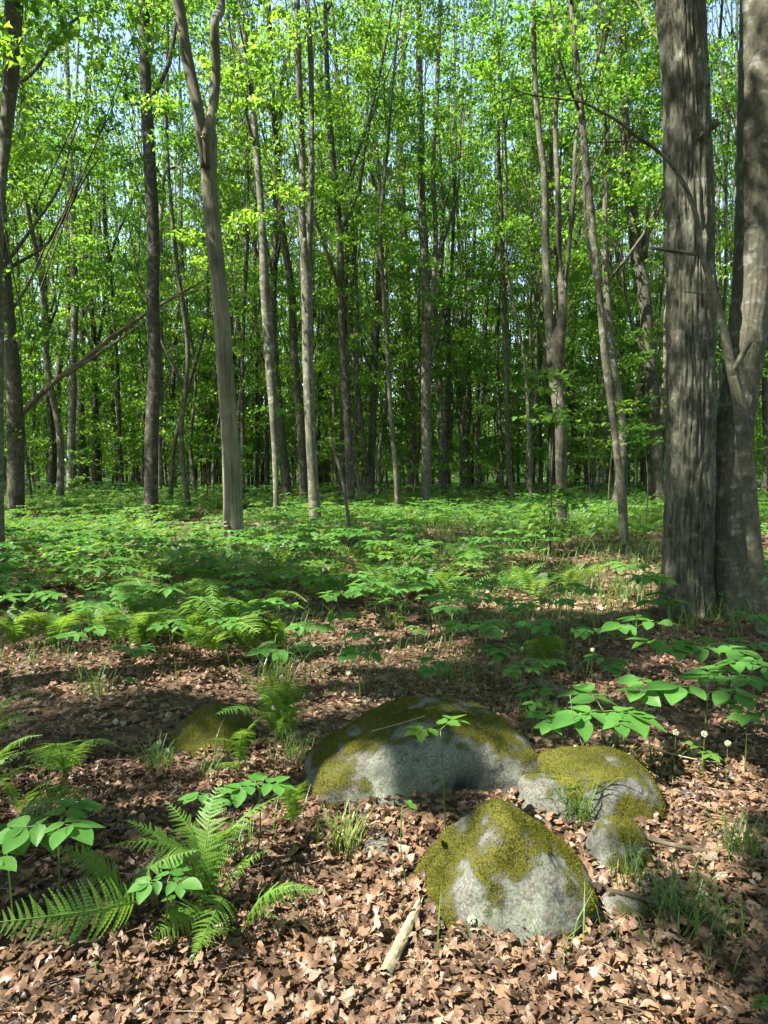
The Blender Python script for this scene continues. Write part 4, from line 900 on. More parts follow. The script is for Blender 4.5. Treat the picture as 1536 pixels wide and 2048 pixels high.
for a in [
    (22, 1690, 190, 'large soft-green plant with broad oval leaflets at the lower left edge', .34), (112, 1650, 200, 'upper broad-leaved plant at the left edge above the lit fern frond', .40),
    (430, 1590, 120, 'pale sunlit plant with oval leaflets above the centre ferns, left half', .30), (520, 1575, 130, 'pale sunlit plant with notched leaflets beside the big boulder', .32),
    (330, 1765, 130, 'shaded plant with drooping leaflets below the centre ferns', .24), (1205, 1425, 220, 'brightly sunlit large-leaved plant standing behind the golden mossy boulder', .31),
    (1110, 1440, 110, 'smaller shaded plant left of the brightly sunlit one', .28), (545, 1300, 105, 'five-fingered plant in front of the fern bed', .34), (718, 1308, 105, 'plant at the edge of the sunny litter patch, centre', .3),
    (740, 1272, 75, 'lighter small plant behind the centre patch plant', .34), (955, 1258, 125, 'dark green plant alone on the mid floor right of centre', .36), (855, 1333, 85, 'low plant with flat dark leaflets behind the big boulder', .2),
    (1272, 1252, 130, 'leafy plant in front of the double maple, left one', .4), (1345, 1297, 130, 'leafy plant in front of the double maple, middle one', .36), (1440, 1300, 150, 'leafy plant in front of the double maple, right one', .36),
    (1510, 1335, 130, 'broad plant cut by the right edge below the leaning dead tree', .4), (1410, 1385, 190, 'big dark-leaved plant right of the sunlit one', .4), (1300, 1385, 160, 'dark plant directly behind the sunlit large-leaved plant', .36),
    (1495, 1425, 120, 'dark plant at the right edge above the litter', .34), (1215, 1330, 100, 'flat dark plant behind the sunny litter patch at right', .3), (1040, 1345, 80, 'small plant right of the shaded grass, upper', .26), (1088, 1325, 80, 'small plant beside the little fern at right', .28),
    (1062, 1385, 75, 'small plant near the dark log piece', .24), (1085, 1412, 80, 'plant touching the dark log piece', .22), (770, 1205, 75, 'plant on the near rim of the green carpet, centre', .36), (865, 1195, 75, 'plant on the carpet rim below the column trunk', .36),
    (690, 1232, 70, 'plant below the carpet rim left of centre', .3), (665, 1192, 70, 'plant at the carpet rim under the leaning stick', .36), (965, 1200, 85, 'bright-edged plant on the carpet rim below the trident maple', .4), (1040, 1213, 80, 'plant on the carpet rim below the snapped pole', .36),
    (1115, 1205, 80, 'plant on the carpet rim below the cluster maple', .38), (1145, 1180, 90, 'wide plant behind the carpet rim at right', .38), (1510, 1235, 90, 'plant beside the foot of the double maple at the right edge', .42), (165, 1265, 110, 'blue-green plant before the fern bed at left', .36),
    (-5, 1200, 90, 'glaring sunlit plant cut by the left edge', .42), (90, 1195, 100, 'plant behind the sunlit ferns at left', .4), (255, 1185, 90, 'plant rising over the fern bed', .42), (1290, 1160, 90, 'plant in the patch left of the double maple', .4),
    (1250, 1130, 80, 'plant under the long lean maple', .4), (280, 1362, 60, 'two-leaved seedling before the fern bed', .2, 1, 3), (410, 1200, 80, 'plant in the bed behind the tallest ferns', .42), (560, 1210, 80, 'plant right of the tallest ferns', .4), (1490, 1290, 100, 'plant right of the trio before the double maple', .34), (1235, 1440, 130, 'shaded plant at the right shoulder of the sunlit plant', .3), (1460, 1355, 150, 'plant overlapping the big dark-leaved one at right', .36), (1180, 1265, 90, 'plant midway between dark lone plant and double maple', .34), (1005, 1300, 80, 'plant under the dark lone plant', .26), (620, 1255, 90, 'plant at the right end of the fern bed', .36), (900, 1215, 90, 'plant on the carpet rim right of the column trunk', .38), (735, 1165, 90, 'plant inside the carpet below the V-shaped maple', .42), (1080, 1250, 90, 'plant left of the sunlit mid-floor tuft', .34), (320, 1180, 100, 'plant behind the fern bed crest', .45), (350, 1255, 80, 'plant rising in the middle of the fern bed', .4), (455, 1250, 80, 'plant at the right crest of the fern bed', .4), (275, 1300, 80, 'plant at the front left of the fern bed', .32), (500, 1215, 90, 'wide plant behind the fern bed right end', .42), (180, 1215, 90, 'plant left of the fern bed crest', .42), (610, 1300, 70, 'plant by the litter right of the five-fingered one', .28)]:
    broad_plant(*a[:5], *(a[5:] if len(a) > 5 else ()))
for a in [(895, 1475, 125, 'toothed maple seedling held over the big boulder', .48, 2, 5), (800, 1612, 62, 'single small seedling leaf before the big boulder', .30, 1, 3), (915, 1408, 75, 'toothed seedling behind the big boulder', .24, 2, 5), (1405, 1508, 75, 'small bright seedling at right beyond the golden mossy boulder', .14, 2, 5),
          (192, 1935, 28, 'tiny yellow-green sprout in the leaves at lower left', .05, 1, 3), (325, 1498, 40, 'little bright seedling over the arching tuft', .2, 2, 3), (1560, 2010, 120, 'green leaves poking in at the lower right corner', .18, 2, 5), (1265, 1560, 55, 'low seedling among the white twigs', .05, 2, 3),
          (1155, 1500, 60, 'seedling in the shade left of the sunlit plant stem', .12, 2, 5), (830, 1260, 60, 'bright seedling by the sunlit tuft', .2, 2, 5), (345, 1815, 60, 'toothed seedling under the centre ferns', .14, 2, 3)]:
    broad_plant(*a[:5], groups=a[5], per=a[6], toothed=True, name='seedling', group='maple seedlings on the floor', cat='seedling')

# flower heads on thin stalks
def umbel(px, py, h, label):
    g = np.random.default_rng(int(px)); c_ = at_z(px, py, h); z0 = float(hgt(c_[0], c_[1])[0]); t = empty('flower_head', label, 'flower', (c_[0], c_[1], z0), group='pale flower heads')
    mb = MB(); tube(mb, [[.01, .01, -.01], [0, .005, h*.5], [0, 0, h-z0]], [.0015, .0013, .001], 5, .06, tint=.7); ob('stalk', mb.mesh('stalk', M['grass']), t)
    n = 60; d = g.normal(size=(n, 3)); d /= np.linalg.norm(d, axis=1)[:, None]; P = d*.012+np.array([0, 0, h-z0]); mb = MB()
    tv = np.array([[0, 0, .004], [.003, 0, 0], [-.0015, .0026, 0], [-.0015, -.0026, 0], [0, 0, -.004]]); tf = np.array([[0, 1, 2], [0, 2, 3], [0, 3, 1], [4, 2, 1], [4, 3, 2], [4, 1, 3]])
    scatter(mb, tv, tf, P, rots(g.random(n)*6, g.random(n)*6, 0*P[:, 0]), g.uniform(.8, 1.4, n), g.random(n)); ob('blossom', mb.mesh('blossom', M['flower'], smooth=False), t)
for a in [(1352, 1465, .25, 'round flower head, highest of three right of the sunlit plant'), (1409, 1468, .25, 'flower head in shade between two pale ones at right'), (1456, 1487, .24, 'flower head over the small bright seedling at right'), (1152, 1497, .2, 'white flower head left of the sunlit plant stem'), (944, 1840, .06, 'pale tuft of blossom on the wedge boulder face'),
          (231, 1443, .15, 'flower head on the shaded floor at left'), (336, 1430, .15, 'flower head near the dark stick at left'), (407, 1390, .16, 'flower head behind the small mossy stone'), (1145, 1260, .3, 'flower head on a tall stalk left of double maple'), (1185, 1300, .25, 'flower head above the sunny litter patch'), (1043, 1297, .22, 'flower head by the dark plant right of centre'), (548, 1415, .25, 'flower head over the centre fern'), (318, 1487, .22, 'creamy flower head on the bright seedling'), (563, 1355, .2, 'flower head above the centre fern tips')]:
    umbel(*a)

# ------------------------------------------------------------------ ferns
def frond(g, pairs=24, det=9, wid=.24, arch=.16, droop=.35):
    mb = MB(); n = 16; t_ = np.linspace(0, 1, n)
    def C(t): return np.stack([0*t, t, 4*arch*t*(1-t)], -1)
    tube(mb, C(t_), .006*(1-.6*t_), 4, .03, cap=False, tint=.75)
    for k in range(pairs):
        t0 = .14+.85*(k/pairs)**.92; L_ = wid*np.interp(t0, [.1, .22, .45, .75, 1], [.55, .85, 1, .62, .05])*g.uniform(.93, 1.07)
        c0 = C(np.array([t0]))[0]; tan = C(np.array([t0+.01]))[0]-c0; tan /= np.linalg.norm(tan)
        for sgn in (-1, 1):
            ax = np.array([sgn, 0, 0])*.93+tan*.36+np.array([0, 0, g.normal()*.13])+tan*g.normal()*.09; ax /= np.linalg.norm(ax)
            pw = .0185*g.uniform(.85, 1.1)*np.interp(t0, [.1, .5, 1], [1, 1, .4]); v, f = [], []
            s_ = np.linspace(0, 1, det+1)
            for q in range(det):
                a, b = s_[q], s_[q+1]; m_ = (a+b)/2; wq = pw*(1-m_)**.55+.001
                pa = c0+ax*L_*a+np.array([0, 0, -droop*L_*a*a]); pb = c0+ax*L_*b+np.array([0, 0, -droop*L_*b*b])
                e = ax*L_*(b-a)
                o = len(v)
                v += [pa, pa+e*.98, pa+tan*wq+e*.92+np.array([0, 0, -.15*wq]), pa+tan*wq*.82+e*.2, pa-tan*wq+e*.92+np.array([0, 0, -.15*wq]), pa-tan*wq*.82+e*.2, pb]
                f += [[o, o+1, o+2, o+3], [o, o+5, o+4, o+1]]
            mb.add(np.array(v), np.array(f), np.clip(.45+.3*(k/pairs)+g.normal()*.08, 0, 1))
    return mb
gf = np.random.default_rng(17)
FR = [frond(gf, 28, 10, .21, .20, .30).mesh('frond', M['fern'], smooth=False), frond(gf, 26, 9, .18, .26, .45).mesh('frond', M['fern'], smooth=False), frond(gf, 30, 10, .23, .16, .25).mesh('frond', M['fern'], smooth=False)]
def frond_far(g, pairs=15, wid=.24, arch=.18):
    v, f = [], []
    C = lambda q: np.array([0, q, 4*arch*q*(1-q)])
    for k in range(pairs):
        q = .14+.84*k/pairs; L_ = wid*np.interp(q, [.1, .22, .45, .75, 1], [.55, .85, 1, .62, .06])*g.uniform(.85, 1.1); c0, c1 = C(q), C(q+.028)
        for sg in (-1, 1):
            o = len(v); d = np.array([sg*L_*.93, L_*.36, -.3*L_*L_+g.normal()*.015]); n = .021*np.interp(q, [.1, .6, 1], [1, .9, .5])
            v += [c0, c0+d*.45+np.array([0, n, -.004]), c0+d, c0+d*.45-np.array([0, n, .004])]; f.append([o, o+1, o+2, o+3] if sg < 0 else [o, o+3, o+2, o+1])
    return np.array(v), np.array(f)
FAR_FROND = frond_far(gf)
def place_frond(t, o0, base, tip, k, roll=0.0, ws=1.0):
    d = Vector(tip-base); ln = d.length; yv = d.normalized(); up = Vector((0, 0, 1)); xv = yv.cross(up).normalized(); zv = xv.cross(yv)
    Mx = Matrix((xv, yv, zv)).transposed() @ Matrix.Rotation(roll, 3, 'Y')
    ob('frond', FR[k % 3], t, tuple(base-o0), Mx, (ln*ws, ln, ln))
def fern(bpx, bpy_, label, fronds):
    b = gp(bpx, bpy_); t = empty('fern', label, 'fern', tuple(b), group='ferns on the forest floor'); g = np.random.default_rng(int(bpx*7+bpy_))
    for k, fr in enumerate(fronds):
        px, py, h = fr[:3]; tip = at_z(px, py, h+b[2]); s0 = b+np.array([g.normal()*.015, g.normal()*.015, 0])
        if len(fr) > 3: s0 = at_z(fr[3], fr[4], fr[5]+b[2])
        place_frond(t, b, s0, tip, k+int(bpx), g.normal()*.28+(fr[6] if len(fr) > 6 else 0))
fern(250, 1850, 'fern whose bright yellow-green frond arches out at the lower left', [(-60, 1850, .30, 285, 1800, .14, -.7), (100, 1690, .30), (400, 1700, .28)])
fern(420, 1830, 'big spreading fern at the centre of the left foreground', [(565, 1590, .34), (205, 1695, .3), (250, 1640, .32), (440, 1560, .4), (500, 1660, .36), (540, 1700, .22), (330, 1600, .36), (380, 1930, .12), (300, 1880, .1)])
fern(480, 1870, 'low fern with a frond lying toward the big boulder foot', [(655, 1785, .16), (560, 1840, .1), (385, 1905, .12), (610, 1770, .2)])
fern(590, 1660, 'small fern tucked against the left end of the big boulder', [(615, 1560, .24), (560, 1570, .26), (600, 1600, .2)])
fern(-20, 1500, 'fern at the left edge, upper of three', [(90, 1385, .34), (60, 1420, .25), (-60, 1400, .3), (85, 1440, .2)])
fern(-30, 1600, 'fern at the left edge, middle of three', [(85, 1470, .34), (60, 1500, .2), (90, 1530, .16)])
fern(40, 1640, 'fern at the left edge, lowest and darkest of three', [(180, 1600, .16), (130, 1560, .22), (-20, 1560, .22), (220, 1630, .1), (100, 1690, .06)])
fern(130, 1560, 'fern reaching right to the sunlit litter at left', [(240, 1495, .22), (60, 1500, .24), (90, 1540, .3)])
fern(560, 1490, 'tall shaded fern behind the small mossy stone', [(480, 1355, .5), (590, 1360, .48), (540, 1340, .5), (620, 1410, .3), (430, 1430, .3), (520, 1400, .4)])
fern(480, 1550, 'fern with stiff fronds right beside the small mossy stone', [(415, 1480, .26), (500, 1465, .3), (440, 1540, .12), (530, 1430, .3)])
fern(1085, 1330, 'little fern right of the mid-floor dark plant', [(1090, 1270, .34), (1060, 1285, .28), (1120, 1290, .28), (1130, 1310, .2)])
ff = np.random.default_rng(5)
k = 0
where = ['left rim', 'left front', 'left crest', 'front centre', 'crest', 'centre', 'right crest', 'right front', 'right rim', 'back left', 'back', 'back right']
for (bx, by) in ((235, 1290), (290, 1298), (300, 1270), (385, 1300), (370, 1275), (430, 1310), (470, 1275), (480, 1302), (560, 1300), (300, 1240), (410, 1240), (520, 1245)):
    fern(bx, by, f'fern in the sunlit bed of ferns at left, {where[k]}', [(bx+ff.normal()*22+(62+26*ff.random())*math.cos(q), by-46-22*math.sin(q)+ff.normal()*14, .20+.20*ff.random()) for q in np.linspace(.05, 3.1, 8)+ff.normal()*.2]); k += 1
k = 0
for (bx, by), l in zip(((30, 1300), (110, 1300), (190, 1280)), ('left', 'middle', 'right')):
    fern(bx, by, f'fern with glaring white-green fronds at the left edge, {l} one', [(bx+60*math.cos(q)+ff.normal()*15, by-80-20*math.sin(q), .36) for q in np.linspace(-.5, 3.6, 6)])

# green carpet beyond: ferns and broad-leaved plants nobody could count
def carpet():
    g = np.random.default_rng(71); mb = MB()
    n = 5600; y = np.sqrt(g.uniform(6.3**2, 30**2, n)); x = g.uniform(-.62, .62, n)*y
    d = fbm(np.stack([x*.5, y*.5, 0*x], 1), 8, 3)
    right = (x > .05*y+1.0) & (y < 12) 
    bare = np.exp(-(((x-1.4)/1.6)**2+((y-10.8)/1.4)**2)) + .9*np.exp(-(((x-2.6)/1.3)**2+((y-8.5)/1.3)**2)) + .6*np.exp(-(((x+1.0)/.9)**2+((y-6.9)/.35)**2))
    k = (d+g.random(n)*.22-.35*bare-.10*right > .50) | ((x < .7) & (y > 6.9) & (y < 12.5) & (g.random(n) < .85)); x, y = x[k], y[k]
    vl, fl = LT[0]; sel = np.arange(0, 35).reshape(7, 5)[[0, 2, 4, 6]][:, [0, 2, 4]].ravel(); vs = vl[sel]; fs = np.array([[3*a+j, 3*a+j+1, 3*a+4+j, 3*a+3+j] for a in range(3) for j in range(2)]); sel2 = np.arange(0, 35).reshape(7, 5)[[0, 3, 6]][:, [0, 4]].ravel(); vs2 = vl[sel2]; fs2 = np.array([[0, 1, 3, 2], [2, 3, 5, 4]])
    PO, RO, SO, TI = [], [], [], []; ZC = hgt(x, y)
    for q in range(len(x)):
        z = ZC[q]; h = g.uniform(.14, .5)
        top, pet, lf = plant_frame(g, h, g.uniform(.26, .52), 3, 5 if y[q] < 17 else 3); tn = g.random()
        for (p_, yw, pi_, ro, ln) in lf: PO.append(p_+np.array([x[q], y[q], z])); RO.append((yw, pi_, ro)); SO.append(ln); TI.append(np.clip(tn*.6+.4*g.random(), 0, 1))
    RO = np.array(RO); PO, SO, TI = np.array(PO), np.array(SO), np.array(TI); hf = fbm(PO*np.array([.6, .6, 0]), 52, 2)+g.normal(size=len(PO))*.05 > .5
    nr = PO[:, 1] < 11
    for m_, sl, a_, b_ in ((0, hf & nr, vs, fs), (2, ~hf & nr, vs, fs), (0, hf & ~nr, vs2, fs2), (2, ~hf & ~nr, vs2, fs2)): scatter(mb, a_, b_, PO[sl], rots(RO[sl, 0], RO[sl, 1], RO[sl, 2]), SO[sl], TI[sl], m_)
    # ferns of the carpet
    n = 1900; y = np.sqrt(g.uniform(6.9**2, 24**2, n)); x = g.uniform(-.62, .55, n)*y; d = fbm(np.stack([x*.5+9, y*.5, 0*x], 1), 18, 3)
    right = (x > .05*y+1.0) & (y < 12)
    k = (d+g.random(n)*.2-.2*right > .56) | ((x < .4) & (x > -4) & (y > 7.6) & (y < 10.5) & (g.random(n) < .5)); x, y = x[k], y[k]
    fv, fq = FAR_FROND
    P, R, S, T_ = [], [], [], []; ZC = hgt(x, y)
    for q in range(len(x)):
        m_ = g.integers(4, 7); a = g.uniform(0, 6.28)
        for j in range(m_):
            P.append([x[q], y[q], ZC[q]]); R.append((a+j*6.28/m_+g.normal()*.2, g.uniform(.45, .8), g.normal()*.15)); S.append(g.uniform(.38, .6)); T_.append(g.random())
    R = np.array(R); scatter(mb, fv, fq, np.array(P), rots(R[:, 0], R[:, 1], R[:, 2]), np.array(S), np.array(T_), 1)
    tag(ob('ground_cover', mb.mesh('ground_cover', [M['broad'], M['fern'], M['sapling']], smooth=False)), 'dense green carpet of ferns and broad-leaved plants under the trees', 'ground cover', kind='stuff')
carpet()

# ------------------------------------------------------------------ saplings
def sapling(px, py, h, label, sprays, group='maple saplings under the trees', crownz=.5, spread=.7, leafn=26, size=(.08, .13)):
    g = np.random.default_rng(int(px*5+py)); b = gp(px, py); t = empty('maple_sapling', label, 'sapling', tuple(b), group=group)
    P = [[0, 0, -.05], [g.normal()*.05, g.normal()*.05, h*.5], [g.normal()*.12, g.normal()*.12, h]]
    mb = MB(); tube(mb, P, [.006+.004*h, .004+.003*h, .003], 6, .2); ob('stem', mb.mesh('stem', M['twig']), t)
    mb = MB(); PP, TT = [], []
    for q in range(sprays):
        f = g.uniform(crownz, 1.02); a = g.uniform(0, 6.28); r = spread*g.uniform(.4, 1.0)*(1.15-.5*f); p0 = np.array([P[1][0]*2*f if f < .5 else P[2][0]*f, P[2][1]*f, h*f]); e = p0+np.array([math.cos(a)*r, math.sin(a)*r, .12*r])
        tube(mb, [p0-np.array([0, 0, .12]), (p0+e)/2+np.array([0, 0, .03]), e], [.005, .004, .002], 4, .25, cap=False, mat=1)
        u = g.random((leafn, 1)); c_ = p0+(e-p0)*u+np.stack([g.normal(size=leafn)*.13, g.normal(size=leafn)*.13, g.normal(size=leafn)*.035-.02], 1); PP.append(c_); TT.append(np.clip(g.random()*.5+g.random(leafn)*.5, 0, 1))
    PP = np.concatenate(PP); n = len(PP)
    scatter(mb, LEAF_A[0], LEAF_A[1], PP, rots(g.random(n)*6.28, g.normal(size=n)*.22-.25, g.normal(size=n)*.22), g.uniform(*size, n), np.concatenate(TT), 0)
    ob('crown', mb.mesh('crown', [M['sapling'], M['twig']], smooth=False), t)
for a in [(1100, 1115, 2.9, 'maple sapling with wide flat leaf sprays before the cluster maple', 7, .7, .9), (1145, 1100, 1.0, 'knee-high leafy sapling at the foot of the cluster maple', 7, .3, .5), (1095, 1110, .8, 'low sapling with bare dark stem left of the cluster maple', 6, .4, .45),
          (1290, 1070, 2.2, 'sapling with bright leaf spray against the double maple', 5, .75, .7), (1215, 1050, 2.8, 'sapling spreading leaves before the long lean maple', 6, .6, .8), (1180, 1025, 3.6, 'taller sapling behind the long lean maple', 9, .35, 1.0), (1270, 1020, 4.4, 'tall sapling filling the gap left of the stout brown maple', 12, .35, 1.2), (1060, 1010, 3.4, 'sapling between snapped pole and cluster maple', 8, .4, .9),
          (705, 1010, 2.6, 'sapling between the V-shaped maple and leaning stick', 8, .4, .8), (800, 1000, 2.4, 'sapling in front of the broad central trunk', 7, .4, .8), (960, 1000, 2.2, 'sapling right of the trident maple', 7, .3, .8), (480, 1030, 2.0, 'sapling just right of the forked dead tree', 6, .4, .7), (415, 1012, 2.4, 'two-stemmed sapling left of the forked dead tree', 7, .5, .8), (235, 1000, 2.2, 'sapling left of the dark straight trunk', 7, .4, .8), (150, 1012, 1.8, 'sapling before the pale birch', 7, .4, .7), (70, 1010, 2.2, 'sapling right of the thick rough left trunk', 7, .4, .9),
          (350, 992, 2.8, 'sapling between the dark straight trunk and forked dead tree', 8, .4, .9), (900, 985, 2.6, 'sapling behind the wavy slim trunk', 8, .3, .9), (590, 985, 3.0, 'sapling behind the tall mossy fork', 9, .3, 1.0), (1000, 985, 3.0, 'sapling left of the snapped pole', 9, .3, 1.0), (1340, 1000, 3.2, 'sapling half hidden behind the double maple', 9, .3, 1.0), (1500, 1010, 3.0, 'sapling at the right edge behind the double maple', 9, .3, 1.0), (765, 985, 3.2, 'sapling right of the V-shaped maple', 9, .3, 1.0), (660, 975, 3.2, 'sapling far behind the leaning stick', 9, .3, 1.0),
          (1140, 1000, 5.0, 'tall leafy sapling right behind the cluster maple', 14, .3, 1.2), (1225, 995, 5.2, 'tall sapling behind the long lean maple, leaves at two levels', 14, .3, 1.3), (1055, 985, 5.0, 'tall thin sapling behind the snapped pole', 13, .3, 1.2), (860, 980, 4.6, 'tall sapling behind the column trunk', 12, .3, 1.2), (725, 980, 4.6, 'tall sapling behind the V-shaped maple', 12, .3, 1.2), (550, 980, 4.4, 'tall sapling behind the pale-footed maple', 12, .3, 1.2), (430, 985, 4.6, 'tall sapling seen left of the forked dead tree base', 12, .3, 1.2), (260, 975, 4.6, 'tall sapling behind the paired leaning trunks', 12, .3, 1.2), (95, 980, 4.4, 'tall sapling behind the curving blackish trunk', 12, .3, 1.2), (955, 975, 4.8, 'tall sapling behind the trident maple', 12, .3, 1.2), (1305, 985, 5.0, 'tall sapling behind the stout brown maple', 13, .3, 1.2), (630, 975, 4.8, 'tall sapling behind the tall mossy fork, slightly right', 12, .3, 1.2)]:
    sapling(a[0], a[1], a[2], a[3], a[4], crownz=a[5], spread=a[6])

# ------------------------------------------------------------------ dead wood
def stick(label, pts, rad, name='fallen_branch', mat='deadwood', sides=8, hs=None, step=.06, ydepth=None, group='fallen sticks and branches', cat='branch', twigs=()):
    if ydepth: W = np.array([at_y(px, py, ydepth if np.isscalar(ydepth) else ydepth[k]) for k, (px, py) in enumerate(pts)])
    else:
        W = []
        for k, (px, py) in enumerate(pts):
            h = (hs[k] if hs else .0)+rad[min(k, len(rad)-1)]*.6; q = at_z(px, py, h)
            for _ in range(3): q = at_z(px, py, h+float(hgt(q[0], q[1])[0]))
            W.append(q)
        W = np.array(W)
    R = np.interp(np.linspace(0, 1, len(W)), np.linspace(0, 1, len(rad)), rad); o0 = W[0].copy()
    mb = MB(); tube(mb, W-o0, R, sides, step, .08, seed=int(abs(pts[0][0])) % 11)
    if twigs:
        t = empty(name, label, cat, tuple(o0), group=group); ob('stem', mb.mesh('stem', M[mat]), t)
        for tp, tr in twigs:
            Q = np.array([at_y(px, py, yy) for px, py, yy in tp])-o0; m1 = MB(); tube(m1, Q, np.interp(np.linspace(0, 1, len(Q)), np.linspace(0, 1, len(tr)), tr), 7, step, .08); ob('side_branch', m1.mesh('side_branch', M[mat]), t)
        return t
    return tag(ob(name, mb.mesh(name, M[mat]), None, tuple(o0)), label, cat, group)
Ya = gp(1525, 1275)[1]+.05
t = stick('thin dead tree leaning against the double maple, snapped with pale wood showing', [(1528, 1290), (1518, 1180), (1505, 1050), (1494, 930), (1484, 850), (1476, 790), (1462, 735), (1450, 670), (1436, 610), (1420, 560), (1400, 490), (1394, 440), (1376, 385), (1346, 330), (1338, 316)],
      [.066, .064, .06, .058, .053, .048, .04, .034, .029, .026, .023, .02, .018, .015, .008], name='dead_tree', mat='bark_smooth', sides=22, step=.03, ydepth=[Ya+.02, Ya, Ya-.05, Ya-.1, Ya-.12, Ya-.12, Ya-.12, Ya-.12, Ya-.14, Ya-.16, Ya-.18, Ya-.2, Ya-.2, Ya-.22, Ya-.22], group=None, cat='tree',
      twigs=[([(1350, 338, Ya-.22), (1325, 310, Ya-.23), (1300, 290, Ya-.24), (1270, 270, Ya-.26), (1235, 242, Ya-.28), (1205, 225, Ya-.3), (1165, 205, Ya-.3), (1110, 197, Ya-.32), (1050, 187, Ya-.35), (1015, 174, Ya-.35)], [.015, .014, .013, .012, .0105, .0095, .008, .006, .0045, .003]), ([(1465, 745, Ya-.12), (1482, 715, Ya-.2), (1502, 680, Ya-.28)], [.026, .024, .02]), ([(1392, 508, Ya-.18), (1350, 503, Ya-.3), (1305, 497, Ya-.4)], [.016, .014, .008]), ([(1425, 587, Ya-.14), (1395, 586, Ya-.25), (1362, 583, Ya-.35)], [.006, .005, .003]), ([(1292, 286, Ya-.24), (1262, 282, Ya-.24), (1230, 284, Ya-.24), (1170, 285, Ya-.22)], [.01, .008, .006, .003]), ([(1300, 292, Ya-.24), (1292, 272, Ya-.2), (1283, 252, Ya-.2)], [.012, .01, .006]), ([(1050, 187, Ya-.35), (1030, 195, Ya-.35), (1000, 203, Ya-.3), (985, 215, Ya-.3)], [.006, .005, .004, .002]), ([(1215, 232, Ya-.3), (1190, 190, Ya-.2), (1180, 150, Ya-.2)], [.006, .005, .002])])
b0 = np.array(t.location); Q = np.array([at_y(px, py, Ya-.19) for px, py in ((1466, 752), (1475, 785), (1482, 812))])-b0
mb = MB(); tube(mb, Q, [.024, .03, .014], 12, .03, .05); q = ob('broken_wood', mb.mesh('broken_wood', M['palewood']), t); q['label'] = 'pale splintered wood'
Yp = gp(31, 1033)[1]
stick('long dead pole slanting up behind the left trunks and the dark one', [(-170, 1022), (-100, 950), (-20, 880), (42, 828), (75, 795), (120, 755), (165, 722), (215, 680), (255, 652), (300, 622), (345, 596), (390, 570), (430, 548)], [.085, .082, .08, .075, .07, .066, .062, .058, .052, .045, .036, .026, .016], name='leaning_pole', sides=12, step=.12, ydepth=[Yp+.9]*3+[Yp+.7]*10, group=None, cat='pole', twigs=[([(130, 752, Yp+.7), (200, 706, Yp+.6), (260, 664, Yp+.55), (300, 636, Yp+.5), (345, 612, Yp+.5)], [.04, .04, .03, .02, .01]), ([(345, 596, Yp+.7), (400, 580, Yp+.5), (470, 552, Yp+.4)], [.02, .015, .006]), ([(255, 652, Yp+.7), (275, 610, Yp+.6), (300, 575, Yp+.6)], [.015, .01, .005])])
Yk = gp(705, 1088)[1]
stick('pale thin stick leaning upright at the centre clearing', [(706, 1088), (698, 1045), (690, 990), (680, 940), (668, 900), (660, 875)], [.035, .03, .03, .028, .026, .02], name='leaning_stick', sides=10, ydepth=[Yk, Yk+.1, Yk+.25, Yk+.4, Yk+.5, Yk+.6], mat='deadwood')
for a in [('long fallen log lying left of the leaning stick', [(490, 1045), (560, 1060), (640, 1072), (735, 1088)], [.05, .055, .05, .04]), ('second fallen log crossing under the leaning stick', [(590, 1052), (650, 1064), (715, 1084)], [.06, .05, .04]), ('fallen log just right of the forked dead tree foot', [(490, 1062), (600, 1078), (700, 1090)], [.03, .035, .03]),
          ('dark fallen limb behind the V-shaped maple', [(745, 985), (780, 1000), (840, 1016)], [.06, .06, .05]), ('pale fallen pole behind the dark straight trunk', [(40, 985), (150, 996), (290, 998), (360, 985)], [.05, .05, .045, .03]), ('thin fallen pole at far left floor', [(60, 995), (110, 990), (200, 990)], [.04, .04, .03]), ('dark log behind the foot of the forked dead tree', [(300, 1098), (380, 1097), (450, 1092)], [.06, .06, .05]),
          ('dark limb right of the snapped pole foot', [(1030, 1012), (1065, 1024), (1110, 1030)], [.06, .05, .04]), ('short curved dark twig on the floor right of centre', [(1100, 1145), (1120, 1138), (1135, 1126)], [.03, .025, .015])]:
    stick(a[0], a[1], a[2], name='fallen_log' if 'log' in a[0] else 'fallen_branch', sides=10, step=.15, cat='log' if 'log' in a[0] else 'branch')
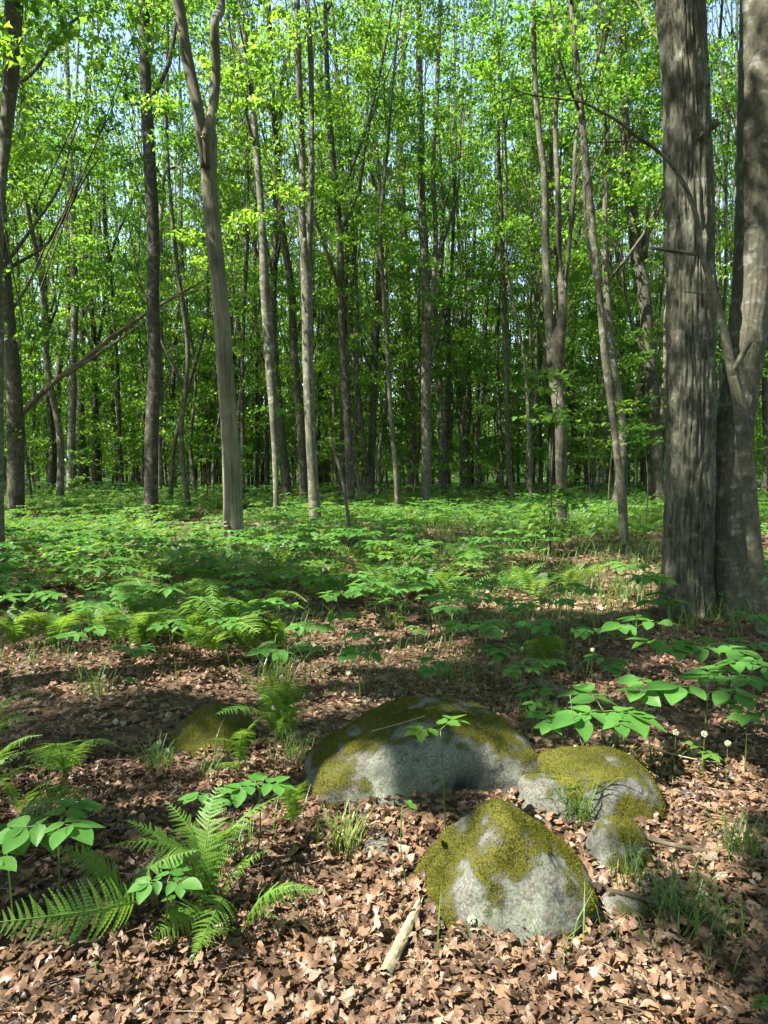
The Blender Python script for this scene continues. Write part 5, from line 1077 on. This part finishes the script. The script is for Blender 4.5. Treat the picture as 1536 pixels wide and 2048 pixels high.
for a in [('thin dark branch lying from the dark green stone to the right edge', [(1205, 1652), (1260, 1665), (1335, 1688), (1400, 1700), (1470, 1712), (1560, 1735)], [.008, .009, .010, .010, .009, .007], 'twig', [.12, .08, .04, .03, .02, .02]),
          ('mossy thin branch over the flat dark stone', [(1195, 1776), (1260, 1790), (1330, 1812), (1400, 1830)], [.008, .009, .009, .007], 'deadwood', [.02, .05, .03, .01]), ('dark log piece left of the sunlit plant', [(1075, 1365), (1120, 1388), (1150, 1408)], [.04, .045, .04], 'deadwood', None),
          ('dark stick on the shaded floor at left', [(195, 1455), (270, 1442), (330, 1422), (372, 1412)], [.014, .018, .018, .012], 'twig', None), ('thin stalk crossing the leaves at lower right', [(1130, 1930), (1200, 1880), (1250, 1838)], [.003, .004, .004], 'deadwood', [.01, .03, .03]),
          ('upright dead stick in the leaves at bottom right', [(1207, 1975), (1205, 1930), (1200, 1900)], [.009, .008, .007], 'deadwood', None), ('thin bent stem beside the double maple root', [(1345, 1235), (1375, 1222)], [.014, .012], 'deadwood', [.02, .08]), ('fine arching twig at lower left', [(95, 1975), (150, 1955), (195, 1947)], [.003, .003, .002], 'deadwood', [.02, .03, .03]),
          ('slender twig lying across the big boulder top', [(745, 1462), (800, 1447), (850, 1432)], [.002, .0025, .002], 'palewood', [.30, .33, .36]), ('long thin twig on the litter at far right', [(1310, 1500), (1400, 1520), (1440, 1525)], [.004, .003, .002], 'palewood', [.08, .08, .06]), ('twig lying below the centre patch of leaves', [(1010, 2010), (1060, 1960), (1090, 1935)], [.003, .003, .003], 'deadwood', [.02, .02, .02])]:
    stick(a[0], a[1], a[2], mat=a[3], hs=a[4], sides=7, step=.03)
yw = 3.15
stick('small bleached forked twig standing behind the golden mossy boulder', [(1222, 1560), (1235, 1525), (1246, 1500)], [.006, .005, .004], mat='palewood', ydepth=yw, step=.02, sides=6, twigs=[([(1240, 1512, yw), (1258, 1508, yw-.02), (1280, 1498, yw), (1298, 1492, yw)], [.004, .003, .002]), ([(1230, 1540, yw), (1222, 1505, yw+.02), (1228, 1488, yw+.02)], [.003, .002, .0015]), ([(1190, 1535, yw), (1165, 1490, yw), (1148, 1440, yw), (1140, 1390, yw)], [.003, .0025, .0015])])
# slab of bark in the leaves
def slab():
    a, b = gp(770, 1965), gp(838, 1822); d = b-a; ln = np.linalg.norm(d); d /= ln; s = np.cross(d, [0, 0, 1.0]); s /= np.linalg.norm(s); n_ = 14; mb = MB(); g = np.random.default_rng(2)
    V = []; a0 = a.copy()
    for k in range(n_):
        u = k/(n_-1); w_ = .022*(1-.45*u)*g.uniform(.85, 1.15)
        for q in np.linspace(-1, 1, 6): V.append(d*ln*u+s*w_*q+np.array([0, 0, .03+.012*(1-q*q)+g.normal()*.0012]))
        for q in np.linspace(1, -1, 6): V.append(d*ln*u+s*w_*q+np.array([0, 0, .018+.010*(1-q*q)]))
    F_ = [[12*k+j, 12*k+(j+1) % 12, 12*k+12+(j+1) % 12, 12*k+12+j] for k in range(n_-1) for j in range(12)]+[list(range(12))[::-1][0:4], ]
    mb.add(np.array(V), [np.array(F_)], .5); tag(ob('bark_slab', mb.mesh('bark_slab', M['palewood'], smooth=False), None, tuple(a0)), 'pale strip of bark lying in the leaves left of the wedge boulder', 'bark')
slab()
# a stray stump-like mossy mound far right and tiny details stay with the litter
